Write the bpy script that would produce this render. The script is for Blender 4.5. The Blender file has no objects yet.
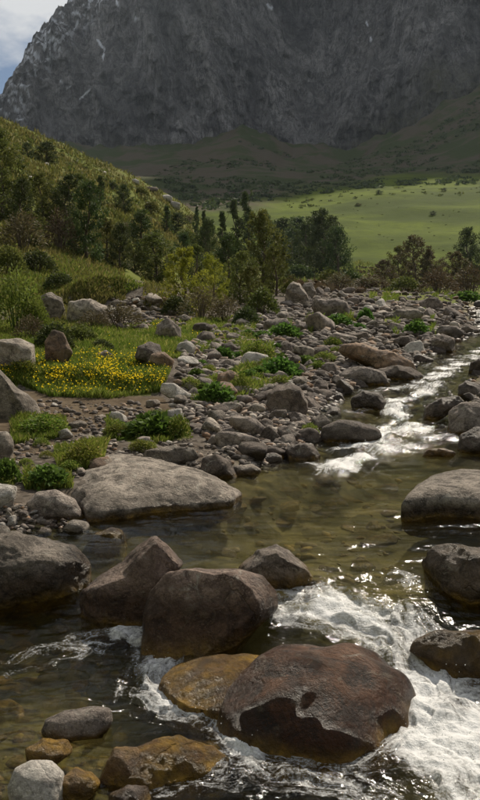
import bpy, bmesh, math, random
import numpy as np
from mathutils import Vector

# ------------------------------------------------------------------ camera, sky, sun, exposure
random.seed(7)
RNG = np.random.default_rng(11)
scene = bpy.context.scene
COL = scene.collection
FPX, CAMZ, PITCH = 858.0, 1.7, math.radians(6.0)
cam_data = bpy.data.cameras.new('camera')
cam = bpy.data.objects.new('camera', cam_data)
COL.objects.link(cam)
cam.location = (0, 0, CAMZ)
cam.rotation_euler = (math.pi / 2 - PITCH, 0, 0)
cam_data.sensor_fit = 'VERTICAL'
cam_data.sensor_height = 24.0
cam_data.lens = 24.0 * FPX / 800.0
cam_data.clip_start = 0.05
cam_data.clip_end = 30000
scene.camera = cam

SUN_AZ, SUN_EL = math.radians(27), math.radians(42)      # azimuth from +Y towards +X
world = bpy.data.worlds.new('World')
scene.world = world
world.use_nodes = True
wn, wl = world.node_tree.nodes, world.node_tree.links
wn.clear()
w_out = wn.new('ShaderNodeOutputWorld')
w_bg = wn.new('ShaderNodeBackground')
w_sky = wn.new('ShaderNodeTexSky')
w_sky.sky_type = 'NISHITA'
w_sky.sun_disc = False
w_sky.sun_elevation = SUN_EL
w_sky.sun_rotation = SUN_AZ
w_sky.altitude = 2200
w_tc = wn.new('ShaderNodeTexCoord')
w_map = wn.new('ShaderNodeMapping')
w_map.inputs['Scale'].default_value = (1.0, 1.0, 2.2)
w_map.inputs['Location'].default_value = (0.35, 0.1, 0.484)
w_no = wn.new('ShaderNodeTexNoise')
w_no.inputs['Scale'].default_value = 3.6
w_no.inputs['Detail'].default_value = 9
w_no.inputs['Roughness'].default_value = 0.55
w_rp = wn.new('ShaderNodeValToRGB')
w_rp.color_ramp.elements[0].position = 0.42
w_rp.color_ramp.elements[1].position = 0.53
w_mx = wn.new('ShaderNodeMix')
w_mx.data_type = 'RGBA'
w_mx.inputs[7].default_value = (11.5, 11.6, 11.7, 1)        # sunlit cloud, in the sky's own units
wl.new(w_tc.outputs['Generated'], w_map.inputs[0])
wl.new(w_map.outputs[0], w_no.inputs['Vector'])
wl.new(w_no.outputs['Fac'], w_rp.inputs[0])
wl.new(w_rp.outputs['Color'], w_mx.inputs[0])
wl.new(w_sky.outputs[0], w_mx.inputs[6])
wl.new(w_mx.outputs[2], w_bg.inputs[0])
w_bg.inputs['Strength'].default_value = 0.050
wl.new(w_bg.outputs[0], w_out.inputs[0])

sun_data = bpy.data.lights.new('sun', 'SUN')
sun_data.energy = 5.0
sun_data.angle = math.radians(0.6)
sun_data.color = (1.0, 0.90, 0.75)
sun = bpy.data.objects.new('sun', sun_data)
COL.objects.link(sun)
sun_dir = Vector((math.sin(SUN_AZ) * math.cos(SUN_EL), math.cos(SUN_AZ) * math.cos(SUN_EL), math.sin(SUN_EL)))
sun.rotation_euler = (-sun_dir).to_track_quat('-Z', 'Y').to_euler()
sun.location = (10, 10, 60)

vs = scene.view_settings
vs.view_transform = 'Standard'
vs.look = 'None'
vs.gamma = 1
vs.exposure = 0.28
vs.use_curve_mapping = False
scene.render.engine = 'CYCLES'
scene.cycles.max_bounces = 8
scene.cycles.transparent_max_bounces = 16
scene.cycles.volume_bounces = 0
scene.cycles.caustics_reflective = False
scene.cycles.caustics_refractive = False
scene.cycles.use_denoising = True

# ------------------------------------------------------------------ numeric helpers
_perm = np.random.default_rng(3).permutation(256)
_perm = np.concatenate([_perm, _perm, _perm])
_grad = np.random.default_rng(4).normal(size=(256, 3))
_grad /= np.linalg.norm(_grad, axis=1)[:, None]

def noise3(p):
    p = np.asarray(p, float)
    i = np.floor(p).astype(int)
    f = p - i
    i &= 255
    u = f * f * f * (f * (f * 6 - 15) + 10)
    r = 0
    for dx in (0, 1):
        for dy in (0, 1):
            for dz in (0, 1):
                h = _perm[_perm[_perm[i[..., 0] + dx] + i[..., 1] + dy] + i[..., 2] + dz]
                g = _grad[h]
                d = g[..., 0] * (f[..., 0] - dx) + g[..., 1] * (f[..., 1] - dy) + g[..., 2] * (f[..., 2] - dz)
                wx = u[..., 0] if dx else 1 - u[..., 0]
                wy = u[..., 1] if dy else 1 - u[..., 1]
                wz = u[..., 2] if dz else 1 - u[..., 2]
                r = r + d * wx * wy * wz
    return r * 1.6

def fbm(p, octaves=4, gain=0.5, lac=2.03):
    p = np.asarray(p, float)
    a, s, r = 1.0, 1.0, 0
    for k in range(octaves):
        r = r + a * noise3(p * s + 17.3 * k)
        a *= gain
        s *= lac
    return r

def ridged(p, octaves=4, gain=0.5, lac=2.1):
    p = np.asarray(p, float)
    a, s, r = 1.0, 1.0, 0
    for k in range(octaves):
        r = r + a * (1 - 2 * np.abs(noise3(p * s + 9.1 * k)))
        a *= gain
        s *= lac
    return r

def sstep(a, b, x):
    t = np.clip((x - a) / (b - a), 0, 1)
    return t * t * (3 - 2 * t)

def in_poly(px, py, poly):
    inside = np.zeros(np.shape(px), bool)
    n = len(poly)
    for k in range(n):
        x0, y0 = poly[k]
        x1, y1 = poly[(k + 1) % n]
        if y0 == y1:
            continue
        c = ((y0 > py) != (y1 > py)) & (px < (x1 - x0) * (py - y0) / (y1 - y0) + x0)
        inside ^= c
    return inside

CP, SP = math.cos(PITCH), math.sin(PITCH)

def ray(px, py):
    u = (np.asarray(px, float) - 240) / FPX
    v = -(np.asarray(py, float) - 400) / FPX
    return np.stack([u, CP + v * SP, -SP + v * CP], -1)

def project(x, y, z):
    zz = z - CAMZ
    dep = y * CP - zz * SP
    up = y * SP + zz * CP
    dep = np.where(dep < 0.05, 0.05, dep)
    return 240 + FPX * x / dep, 400 - FPX * up / dep, dep

# ------------------------------------------------------------------ the shape of the valley
WL_Y = [-8, 2.6, 3.6, 4.05, 4.7, 5.2, 8.4, 9.2, 15, 30, 60, 130, 400]
WL_Z = [-.25, -.05, 0.0, 0.07, 0.24, 0.26, .28, .33, .60, 1.18, 2.35, 5.0, 16]

def water_level(x, y):
    sh = 0.45 * sstep(0.05, -0.55, x)
    return np.interp(y - sh * sstep(8, 5.6, y), WL_Y, WL_Z)

XL_Y = [-8, 4.7, 5.1, 5.6, 6.2, 7.0, 7.8, 8.5, 9.2, 10.2, 12.2, 14, 17, 24, 30, 50, 90, 200]
XL_X = [-3.2, -2.8, -1.7, -1.25, -1.0, -.15, .25, .7, .95, .95, 1.4, 2.3, 3.5, 6.4, 8.2, 13, 22, 40]
XR_Y = [-8, 5, 6, 7, 8.5, 9.5, 11.5, 13.5, 16, 20, 30, 50, 90, 200]
XR_X = [3.2, 2.6, 2.8, 3.3, 2.9, 2.75, 2.9, 3.5, 4.5, 6.6, 11, 17, 27, 48]

def stream_dist(x, y):
    """signed distance outside the water's edge (negative in the stream)"""
    return np.maximum(np.interp(y, XL_Y, XL_X) - x, x - np.interp(y, XR_Y, XR_X))

HA = [-180, -60, -40, -25, -15.6, -11.9, -7.3, -3.7, -2, 0, 3, 8, 180]
H_CREST = [120, 120, 130, 140, 150, 160, 175, 195, 200, 200, 200, 200, 200]
H_Z = [70, 70, 62, 48, 34, 31.5, 28.8, 25.2, 20.5, 12, 8.5, 8, 8]
H_TOE = [24, 24, 24, 25, 27, 30, 46, 75, 100, 120, 130, 130, 130]
BR = [0, 130, 165, 200, 260, 350, 450, 600, 750, 1000, 1250, 1500, 3000]
BZ = [0, 5.0, 6.5, 9, 16, 32, 53, 88, 114, 160, 213, 260, 300]

def height(x, y, fine=True):
    x = np.asarray(x, float)
    y = np.asarray(y, float)
    r = np.hypot(x, y)
    a = np.degrees(np.arctan2(x, y))
    sd = stream_dist(x, y)
    wl = water_level(x, y)
    # stream bed and banks
    bed = wl - 0.05 - (0.16 + .12 * sstep(4.6, 5.6, y)) * sstep(0.0, -0.9, sd)
    rise = np.interp(sd, [0, .4, 1.2, 3, 6, 12, 30], [0.0, .07, .12, .2, .32, .6, 1.0])
    bank = wl + rise
    near = np.where(sd < 0, bed, bank - 0.06 * sstep(.25, 0, sd))
    # flower terrace with its little scarp
    tr = sstep(11.35, 11.75, y + 0.10 * np.sin(x * 3.1) + .12 * np.sin(x * 1.3 + 1)) * sstep(17.5, 15.5, y) * sstep(-.65, -1.0, x + .1 * np.sin(y * 2))
    tr = tr * sstep(-4.2, -3.4, x)
    near = near + 0.17 * tr
    near = near - 0.05 * sstep(-.6, -1.0, x) * sstep(9.6, 10.6, y) * sstep(12, 11.3, y)
    # shelf of gravel at the left edge
    sh = sstep(5.45, 5.8, y) * sstep(7.6, 7.0, y) * sstep(-0.75, -1.05, x)
    near = near + 0.05 * sh
    # far valley
    far = np.interp(r, BR, BZ)
    bump = np.interp(a, [-60, -8, -3, 0, 3, 7, 12, 16, 30, 60], [30, 5, 12, 34, 10, 2, 45, 95, 140, 160])
    far = far + bump * sstep(620, 1280, r) * (r < 5000)
    k = sstep(95, 150, r)
    z = near * (1 - k) + far * k
    # the hill on the left
    toe, crest, hz = np.interp(a, HA, H_TOE), np.interp(a, HA, H_CREST), np.interp(a, HA, H_Z)
    t = (r - toe) / (crest - toe)
    hb = np.interp(crest, BR, BZ)
    up = np.clip(t, 0, 1) ** 1.5
    crestbend = sstep(.86, 1.0, t) * 0.0
    dn = sstep(2.3, 1.02, t)
    hill = np.maximum(hz - hb, 0) * up * dn
    z = z + hill * (y > -200)
    if fine:
        hw = np.clip(hill / 6, 0, 1)
        p = np.stack([x, y, np.zeros_like(x)], -1)
        z = z + hw * (1.1 * fbm(p * 0.045, 4) + 0.25 * fbm(p * 0.3, 3))
        z = z + sstep(170, 300, r) * (4.5 * fbm(p * 0.0085 + 5, 5)) * sstep(900, 500, r)
        z = z + sstep(600, 900, r) * (9 * fbm(p * 0.008 + 9, 5) + 10 * ridged(p * .011, 3) * sstep(900, 1200, r))
        nr = (1 - sstep(30, 80, r))
        z = z + nr * np.where(sd < 0, 0.045, 0.035) * fbm(p * 1.7 + 2, 4)
        # ledge of earth and broken rock at the foot of the hill
        led = np.exp(-((a + 8.5) / 4.5) ** 2) * sstep(29, 31.5, r + 1.2 * fbm(p * .4, 2)) * sstep(46, 36, r)
        z = z + 1.0 * led
    return z

def hit_water(px, py):
    """where sight lines meet the stream's surface"""
    d = ray(np.atleast_1d(px), np.atleast_1d(py))
    t = np.full(d.shape[0], 4.0)
    lo, hi = np.full(d.shape[0], 1.0), np.full(d.shape[0], 60.0)
    for _ in range(40):
        m = (lo + hi) / 2
        Q = d * m[:, None]
        b = (Q[:, 2] + CAMZ) < water_level(Q[:, 0], Q[:, 1])
        hi = np.where(b, m, hi)
        lo = np.where(b, lo, m)
    P = d * hi[:, None]
    P[:, 2] += CAMZ
    return P

# ------------------------------------------------------------------ mesh helpers
def mesh_np(name, verts, faces, smooth=True):
    me = bpy.data.meshes.new(name)
    verts = np.asarray(verts, np.float32)
    faces = np.asarray(faces, np.int32)
    k = faces.shape[1]
    me.vertices.add(len(verts))
    me.vertices.foreach_set('co', verts.ravel())
    me.loops.add(faces.size)
    me.loops.foreach_set('vertex_index', faces.ravel())
    me.polygons.add(len(faces))
    me.polygons.foreach_set('loop_start', np.arange(0, faces.size, k, dtype=np.int32))
    me.polygons.foreach_set('loop_total', np.full(len(faces), k, np.int32))
    if smooth:
        me.polygons.foreach_set('use_smooth', np.ones(len(faces), bool))
    me.update(calc_edges=True)
    return me

def attr(me, name, vals):
    vals = np.asarray(vals, np.float32)
    a = me.attributes.new(name, 'FLOAT', 'POINT')
    a.data.foreach_set('value', vals)

def obj(name, me, mat=None, parent=None, **props):
    o = bpy.data.objects.new(name, me)
    COL.objects.link(o)
    if mat is not None and me is not None and not me.materials:
        me.materials.append(mat)
    if parent is not None:
        o.parent = parent
    for k, v in props.items():
        o[k] = v
    return o

_ico = {}
def ico(level):
    if level not in _ico:
        bm = bmesh.new()
        bmesh.ops.create_icosphere(bm, subdivisions=level, radius=1)
        v = np.array([q.co[:] for q in bm.verts])
        v /= np.linalg.norm(v, axis=1)[:, None]
        f = np.array([[q.index for q in t.verts] for t in bm.faces])
        bm.free()
        _ico[level] = (v, f)
    return _ico[level]

# ------------------------------------------------------------------ material helpers
class NT:
    def __init__(self, name):
        self.m = bpy.data.materials.new(name)
        self.m.use_nodes = True
        self.n = self.m.node_tree.nodes
        self.l = self.m.node_tree.links
        self.n.clear()
        self.out = self.n.new('ShaderNodeOutputMaterial')
    def node(self, kind, **kw):
        nd = self.n.new('ShaderNode' + kind)
        for k, v in kw.items():
            if hasattr(nd, k) and k not in ('inputs',):
                setattr(nd, k, v)
        return nd
    def link(self, a, b):
        self.l.new(a, b)
    def val(self, sock, v):
        if isinstance(v, bpy.types.NodeSocket):
            self.link(v, sock)
        else:
            sock.default_value = v
    def noise(self, scale, detail=4, rough=0.55, vec=None, dist=0.0, out='Fac'):
        nd = self.node('TexNoise')
        nd.inputs['Scale'].default_value = scale
        nd.inputs['Detail'].default_value = detail
        nd.inputs['Roughness'].default_value = rough
        nd.inputs['Distortion'].default_value = dist
        if vec is not None:
            self.link(vec, nd.inputs['Vector'])
        return nd.outputs[out]
    def voronoi(self, scale, vec=None, feature='F1', out='Distance'):
        nd = self.node('TexVoronoi', feature=feature)
        nd.inputs['Scale'].default_value = scale
        if vec is not None:
            self.link(vec, nd.inputs['Vector'])
        return nd.outputs[out]
    def ramp(self, fac, stops):
        nd = self.node('ValToRGB')
        el = nd.color_ramp.elements
        while len(el) < len(stops):
            el.new(0.5)
        for e, (p, c) in zip(el, stops):
            e.position = p
            e.color = (c, c, c, 1) if isinstance(c, (int, float)) else (*c, 1)
        self.link(fac, nd.inputs[0])
        return nd.outputs[0]
    def mix(self, fac, a, b, mode='MIX'):
        nd = self.node('Mix', data_type='RGBA', blend_type=mode)
        self.val(nd.inputs[0], fac)
        for s, v in ((nd.inputs[6], a), (nd.inputs[7], b)):
            if isinstance(v, tuple):
                v = (*v, 1) if len(v) == 3 else v
            self.val(s, v)
        return nd.outputs[2]
    def math(self, op, a, b=0.0, clamp=False):
        nd = self.node('Math', operation=op, use_clamp=clamp)
        self.val(nd.inputs[0], a)
        self.val(nd.inputs[1], b)
        return nd.outputs[0]
    def attr(self, name, kind='GEOMETRY', out='Fac'):
        nd = self.node('Attribute', attribute_type=kind, attribute_name=name)
        return nd.outputs[out]
    def coord(self, which='Object'):
        return self.node('TexCoord').outputs[which]
    def pos(self):
        return self.node('NewGeometry').outputs['Position']
    def mapping(self, vec, scale=(1, 1, 1), rot=(0, 0, 0)):
        nd = self.node('Mapping')
        nd.inputs['Scale'].default_value = scale
        nd.inputs['Rotation'].default_value = rot
        self.link(vec, nd.inputs[0])
        return nd.outputs[0]
    def bump(self, h, strength=0.5, dist=0.02, normal=None):
        nd = self.node('Bump')
        nd.inputs['Strength'].default_value = strength
        nd.inputs['Distance'].default_value = dist
        self.link(h, nd.inputs['Height'])
        if normal is not None:
            self.link(normal, nd.inputs['Normal'])
        return nd.outputs[0]
    def bsdf(self, color, rough=0.9, normal=None, spec=0.3):
        b = self.node('BsdfPrincipled')
        self.val(b.inputs['Base Color'], (*color, 1) if isinstance(color, tuple) else color)
        self.val(b.inputs['Roughness'], rough)
        self.val(b.inputs['Specular IOR Level'], spec)
        if normal is not None:
            self.link(normal, b.inputs['Normal'])
        return b
    def done(self, shader):
        self.link(shader, self.out.inputs[0])
        return self.m

def rock_material(name, pale, mid, dark, scale=1.0):
    """granite-like stone; the attributes wet and algae come from where the stream wets it"""
    t = NT(name)
    inf = t.node('ObjectInfo')
    off = t.node('VectorMath', operation='ADD')
    t.link(t.pos(), off.inputs[0])
    t.link(inf.outputs['Random'], off.inputs[1])
    P = off.outputs[0]
    big = t.noise(2.2 * scale, 5, 0.6, P)
    c = t.mix(t.ramp(big, [(.35, 0.0), (.65, 1.0)]), mid, pale)
    med = t.noise(9 * scale, 6, 0.65, P, 0.6)
    c = t.mix(t.ramp(med, [(.38, 1.0), (.55, 0.0)]), c, dark)
    spk = t.noise(75 * scale, 3, 0.7, P)
    c = t.mix(t.math('MULTIPLY', t.ramp(spk, [(.52, 0.0), (.66, 1.0)]), .5), c, tuple(v * .35 for v in dark))
    spk2 = t.noise(110 * scale, 2, 0.6, P)
    c = t.mix(t.math('MULTIPLY', t.ramp(spk2, [(.57, 0.0), (.68, 1.0)]), .55), c, tuple(min(1, v * 1.55) for v in pale))
    lich = t.noise(8 * scale, 6, 0.75, P, 1.2)
    c = t.mix(t.math('MULTIPLY', t.ramp(lich, [(.57, 0.0), (.63, 1.0)]), .5), c, (.40, .385, .33))
    crk = t.noise(3.1 * scale, 5, .6, P, .9)
    c = t.mix(t.math('MULTIPLY', t.ramp(crk, [(.475, 0.0), (.50, 1.0), (.525, 0.0)]), .45), c, tuple(v * .5 for v in dark))
    wob = t.node('VectorMath', operation='ADD')
    t.link(P, wob.inputs[0])
    sclv = t.node('VectorMath', operation='SCALE')
    t.link(t.noise(2.5 * scale, 4, .6, P, 0.0, 'Color'), sclv.inputs[0])
    sclv.inputs['Scale'].default_value = .5 / scale
    t.link(sclv.outputs[0], wob.inputs[1])
    edge = t.voronoi(1.9 * scale, wob.outputs[0], 'DISTANCE_TO_EDGE')
    crack = t.math('MULTIPLY', t.ramp(edge, [(0.0, 1.0), (.016, 0.0)]), t.ramp(t.noise(1.3 * scale, 3, .5, P), [(.50, 0.0), (.64, 1.0)]))
    c = t.mix(t.math('MULTIPLY', crack, .5), c, tuple(v * .35 for v in dark))
    vein = t.noise(1.7 * scale, 6, .62, t.mapping(P, (1, 1, 2.6), (.5, .3, .2)), .5)
    c = t.mix(t.math('MULTIPLY', t.ramp(vein, [(.40, 1.0), (.50, 0.0)]), .55), c, dark)
    # per stone brightness
    bright = t.math('ADD', t.math('MULTIPLY', inf.outputs['Random'], .55), .70)
    hsv = t.node('HueSaturation')
    t.link(bright, hsv.inputs['Value'])
    t.link(c, hsv.inputs['Color'])
    c = hsv.outputs[0]
    wet = t.math('MAXIMUM', t.attr('wet'), t.attr('wetness', 'OBJECT'))
    wn_ = t.noise(12, 4, 0.6, P)
    wet = t.math('ADD', wet, t.math('MULTIPLY', t.math('SUBTRACT', wn_, .5), t.math('MULTIPLY', wet, .5)), True)
    wetc = t.mix(1.0, c, (.27, .21, .16), 'MULTIPLY')
    c = t.mix(wet, c, wetc)
    alg = t.math('MAXIMUM', t.attr('algae'), t.attr('algal', 'OBJECT'))
    an = t.noise(11, 6, 0.7, P)
    alg = t.math('MULTIPLY', alg, t.ramp(an, [(.30, 0.15), (.62, 1.0)]), True)
    gold = t.mix(t.ramp(t.noise(20, 5, .6, P), [(.35, 0.0), (.65, 1.0)]), (.13, .08, .014), (.40, .235, .036))
    c = t.mix(alg, c, gold)
    rough = t.math('SUBTRACT', .92, t.math('MULTIPLY', wet, .67))
    h = t.math('ADD', t.math('MULTIPLY', med, .7), t.math('MULTIPLY', t.noise(38 * scale, 7, .7, P), .7))
    h = t.math('SUBTRACT', h, t.math('MULTIPLY', crack, .3))
    nrm = t.bump(h, .85, .045 / scale)
    b = t.bsdf(c, rough, nrm, .22)
    return t.done(b.outputs[0])

MAT = {}
MAT['rock_grey'] = rock_material('grey_granite', (.43, .37, .31), (.265, .225, .185), (.097, .082, .068))
MAT['rock_dark'] = rock_material('dark_brown_stone', (.215, .176, .148), (.142, .113, .094), (.066, .053, .045))
MAT['rock_pale'] = rock_material('pale_stone', (.60, .56, .50), (.47, .435, .39), (.27, .245, .22))
MAT['rock_rust'] = rock_material('rusty_stone', (.32, .23, .165), (.25, .155, .095), (.10, .075, .06))
MAT['rock_brown'] = rock_material('red_brown_boulder', (.33, .25, .205), (.205, .146, .115), (.085, .058, .047))
MAT['rock_red'] = rock_material('red_brown_wet_stone', (.22, .108, .056), (.125, .06, .033), (.046, .028, .02))
MAT['rock_mauve'] = rock_material('mauve_stone', (.36, .305, .262), (.23, .192, .165), (.10, .082, .072))

def leaf_material(name, a, b, scale=1.2, trans=.35, straw=0.0):
    t = NT(name)
    inf = t.node('ObjectInfo')
    P = t.pos()
    n = t.noise(scale, 3, .6, P)
    c = t.mix(t.ramp(n, [(.35, 0.0), (.65, 1.0)]), a, b)
    rn = t.attr('leafshade')
    c = t.mix(t.math('MULTIPLY', t.ramp(rn, [(.78, 0.0), (.95, 1.0)]), straw), c, (.26, .22, .08))
    hsv = t.node('HueSaturation')
    v = t.math('ADD', t.math('MULTIPLY', rn, .7), t.math('ADD', t.math('MULTIPLY', inf.outputs['Random'], .35), .5))
    t.link(v, hsv.inputs['Value'])
    t.link(t.math('ADD', t.math('MULTIPLY', inf.outputs['Random'], .04), .48), hsv.inputs['Hue'])
    t.link(c, hsv.inputs['Color'])
    d = t.bsdf(hsv.outputs[0], .75, None, .25)
    tr = t.node('BsdfTranslucent')
    t.link(hsv.outputs[0], tr.inputs[0])
    mx = t.node('MixShader')
    mx.inputs[0].default_value = trans
    t.link(d.outputs[0], mx.inputs[1])
    t.link(tr.outputs[0], mx.inputs[2])
    return t.done(mx.outputs[0])

MAT['juniper'] = leaf_material('juniper_needles', (.042, .064, .02), (.078, .10, .03), .6, .25)
MAT['olive'] = leaf_material('olive_foliage', (.072, .088, .02), (.125, .132, .034), .6, .35)
MAT['willow'] = leaf_material('young_willow_leaves', (.19, .23, .025), (.28, .31, .045), .8, .45)
MAT['spring'] = leaf_material('fresh_shrub_leaves', (.10, .13, .022), (.165, .185, .038), .8, .4)
MAT['dry'] = leaf_material('dry_brown_twigs', (.085, .062, .036), (.12, .10, .05), .8, .25)
MAT['grass'] = leaf_material('grass_blades', (.09, .14, .018), (.175, .21, .034), .9, .4, .8)
MAT['hillgrass'] = leaf_material('hill_grass_tufts', (.10, .125, .022), (.18, .175, .05), .12, .35, .6)
MAT['dock'] = leaf_material('broad_leaves', (.06, .12, .02), (.11, .18, .035), 2, .4)

def plain(name, col, rough=.9, var=.25, scale=20, spec=.3):
    t = NT(name)
    n = t.noise(scale, 4, .6, t.coord('Object'))
    c = t.mix(t.ramp(n, [(.3, 0.0), (.7, 1.0)]), tuple(v * (1 - var) for v in col), tuple(min(1, v * (1 + var)) for v in col))
    return t.done(t.bsdf(c, rough, t.bump(n, .3, .02), spec).outputs[0])
MAT['bark'] = plain('bark', (.11, .085, .065), .95, .4, 6)
MAT['petal'] = plain('yellow_petals', (.82, .58, .008), .8, .12, 8, .03)

def ground_material():
    t = NT('valley_ground')
    P = t.pos()
    g, bedm, dirt, scree, mead = t.attr('grass'), t.attr('bed'), t.attr('dirt'), t.attr('scree'), t.attr('meadow')
    # gravel between the stones
    v = t.voronoi(26, P, out='Color')
    gv = t.node('RGBToBW')
    t.link(v, gv.inputs[0])
    grav = t.mix(gv.outputs[0], (.05, .042, .034), (.20, .175, .148))
    grav = t.mix(t.ramp(t.noise(3, 5, .6, P), [(.35, 0.0), (.7, 1.0)]), grav, t.mix(1.0, grav, (.55, .5, .45), 'MULTIPLY'))
    # bare earth
    ea = t.mix(t.ramp(t.noise(5, 6, .65, P), [(.3, 0.0), (.7, 1.0)]), (.06, .043, .027), (.135, .104, .07))
    c = t.mix(dirt, grav, ea)
    # stream bed, golden with algae
    vb = t.voronoi(6.5, P, out='Color')
    vbw = t.node('RGBToBW')
    t.link(vb, vbw.inputs[0])
    be = t.mix(vbw.outputs[0], (.06, .052, .018), (.27, .215, .075))
    be = t.mix(t.ramp(t.noise(2.6, 5, .65, P, .5), [(.40, 0.0), (.60, 1.0)]), be, (.075, .062, .02))
    be = t.mix(t.ramp(t.noise(14, 5, .65, P), [(.5, 0.0), (.75, .8)]), be, (.19, .16, .085))
    c = t.mix(bedm, c, be)
    # grass: olive with brown patches
    n1 = t.noise(.09, 6, .62, P)
    n2 = t.noise(.9, 5, .6, P)
    gr = t.mix(t.ramp(n2, [(.35, 0.0), (.65, 1.0)]), (.075, .10, .018), (.14, .15, .034))
    gr = t.mix(t.math('MULTIPLY', t.ramp(n1, [(.48, 0.0), (.64, 1.0)]), .7), gr, (.14, .11, .055))
    c = t.mix(g, c, gr)
    # sunlit meadow
    Q = t.mapping(P, (1, 1, 3))
    m1 = t.noise(.012, 7, .6, Q)
    m2 = t.noise(.16, 6, .65, Q)
    me = t.mix(t.ramp(m1, [(.42, 0.0), (.58, 1.0)]), (.050, .070, .010), (.098, .128, .014))
    me = t.mix(t.math('MULTIPLY', t.ramp(m2, [(.50, 0.0), (.66, 1.0)]), .5), me, (.040, .052, .012))
    c = t.mix(mead, c, me)
    # scree and thin turf under the cliff
    s1 = t.noise(.02, 8, .62, P)
    s2 = t.noise(.25, 5, .7, P)
    sc = t.mix(t.ramp(s1, [(.45, 0.0), (.55, 1.0)]), (.095, .078, .052), (.052, .066, .022))
    sc = t.mix(t.math('MULTIPLY', t.ramp(s2, [(.55, 0.0), (.7, 1.0)]), .6), sc, (.085, .078, .066))
    c = t.mix(scree, c, sc)
    h = t.math('ADD', t.math('MULTIPLY', t.noise(30, 5, .6, P), .4), t.math('MULTIPLY', gv.outputs[0], .5))
    nrm = t.bump(h, .5, .03)
    nrm = t.bump(t.noise(.5, 8, .7, P), t.math('MULTIPLY', 1.0, .8) and .7, .6, nrm) if False else nrm
    farb = t.node('Bump')
    farb.inputs['Distance'].default_value = 2.0
    t.link(t.math('MULTIPLY', t.math('MAXIMUM', scree, t.math('MULTIPLY', mead, .35)), .8), farb.inputs['Strength'])
    t.link(t.noise(.22, 8, .7, P), farb.inputs['Height'])
    t.link(nrm, farb.inputs['Normal'])
    b = t.bsdf(c, t.math('SUBTRACT', .95, t.math('MULTIPLY', bedm, .3)), farb.outputs[0], .04)
    return t.done(b.outputs[0])
MAT['ground'] = ground_material()

def cliff_material():
    t = NT('cliff_rock')
    P = t.pos()
    Q = t.mapping(P, (1, 1, .22), (0, .30, 0))
    a = t.noise(.014, 9, .66, Q, 1.0)
    b_ = t.noise(.05, 8, .7, P, .8)
    c = t.mix(t.ramp(a, [(.38, 0.0), (.62, 1.0)]), (.125, .12, .122), (.37, .355, .345))
    c = t.mix(t.ramp(b_, [(.36, .85), (.52, 0.0)]), c, (.055, .053, .056))
    c = t.mix(t.math('MULTIPLY', t.ramp(t.noise(.16, 5, .7, P), [(.56, 0.0), (.72, 1.0)]), .6), c, (.27, .26, .25))
    c = t.mix(t.math('MULTIPLY', t.ramp(t.noise(.006, 5, .6, P), [(.55, 0.0), (.7, 1.0)]), .35), c, (.17, .15, .12))
    c = t.mix(t.ramp(t.noise(.035, 8, .7, Q, 1.5), [(.46, 0.0), (.495, .8), (.53, 0.0)]), c, (.045, .043, .045))  # dark rock cracks; their colour also stands in for weak gully shade
    c = t.mix(t.ramp(t.noise(.085, 7, .7, Q, 1.2), [(.47, 0.0), (.5, .7), (.53, 0.0)]), c, (.05, .048, .05))
    c = t.mix(t.math('MULTIPLY', t.attr('turf'), t.ramp(b_, [(.35, 0.3), (.6, 1.0)])), c, (.07, .068, .034))
    c = t.mix(t.attr('snow'), c, (.80, .82, .86))
    h = t.math('ADD', t.math('MULTIPLY', b_, 1.0), t.math('MULTIPLY', t.noise(.2, 7, .7, P), .45))
    nrm = t.bump(h, 1.0, 8.0)
    return t.done(t.bsdf(c, .95, nrm, .2).outputs[0])
MAT['cliff'] = cliff_material()

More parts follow.
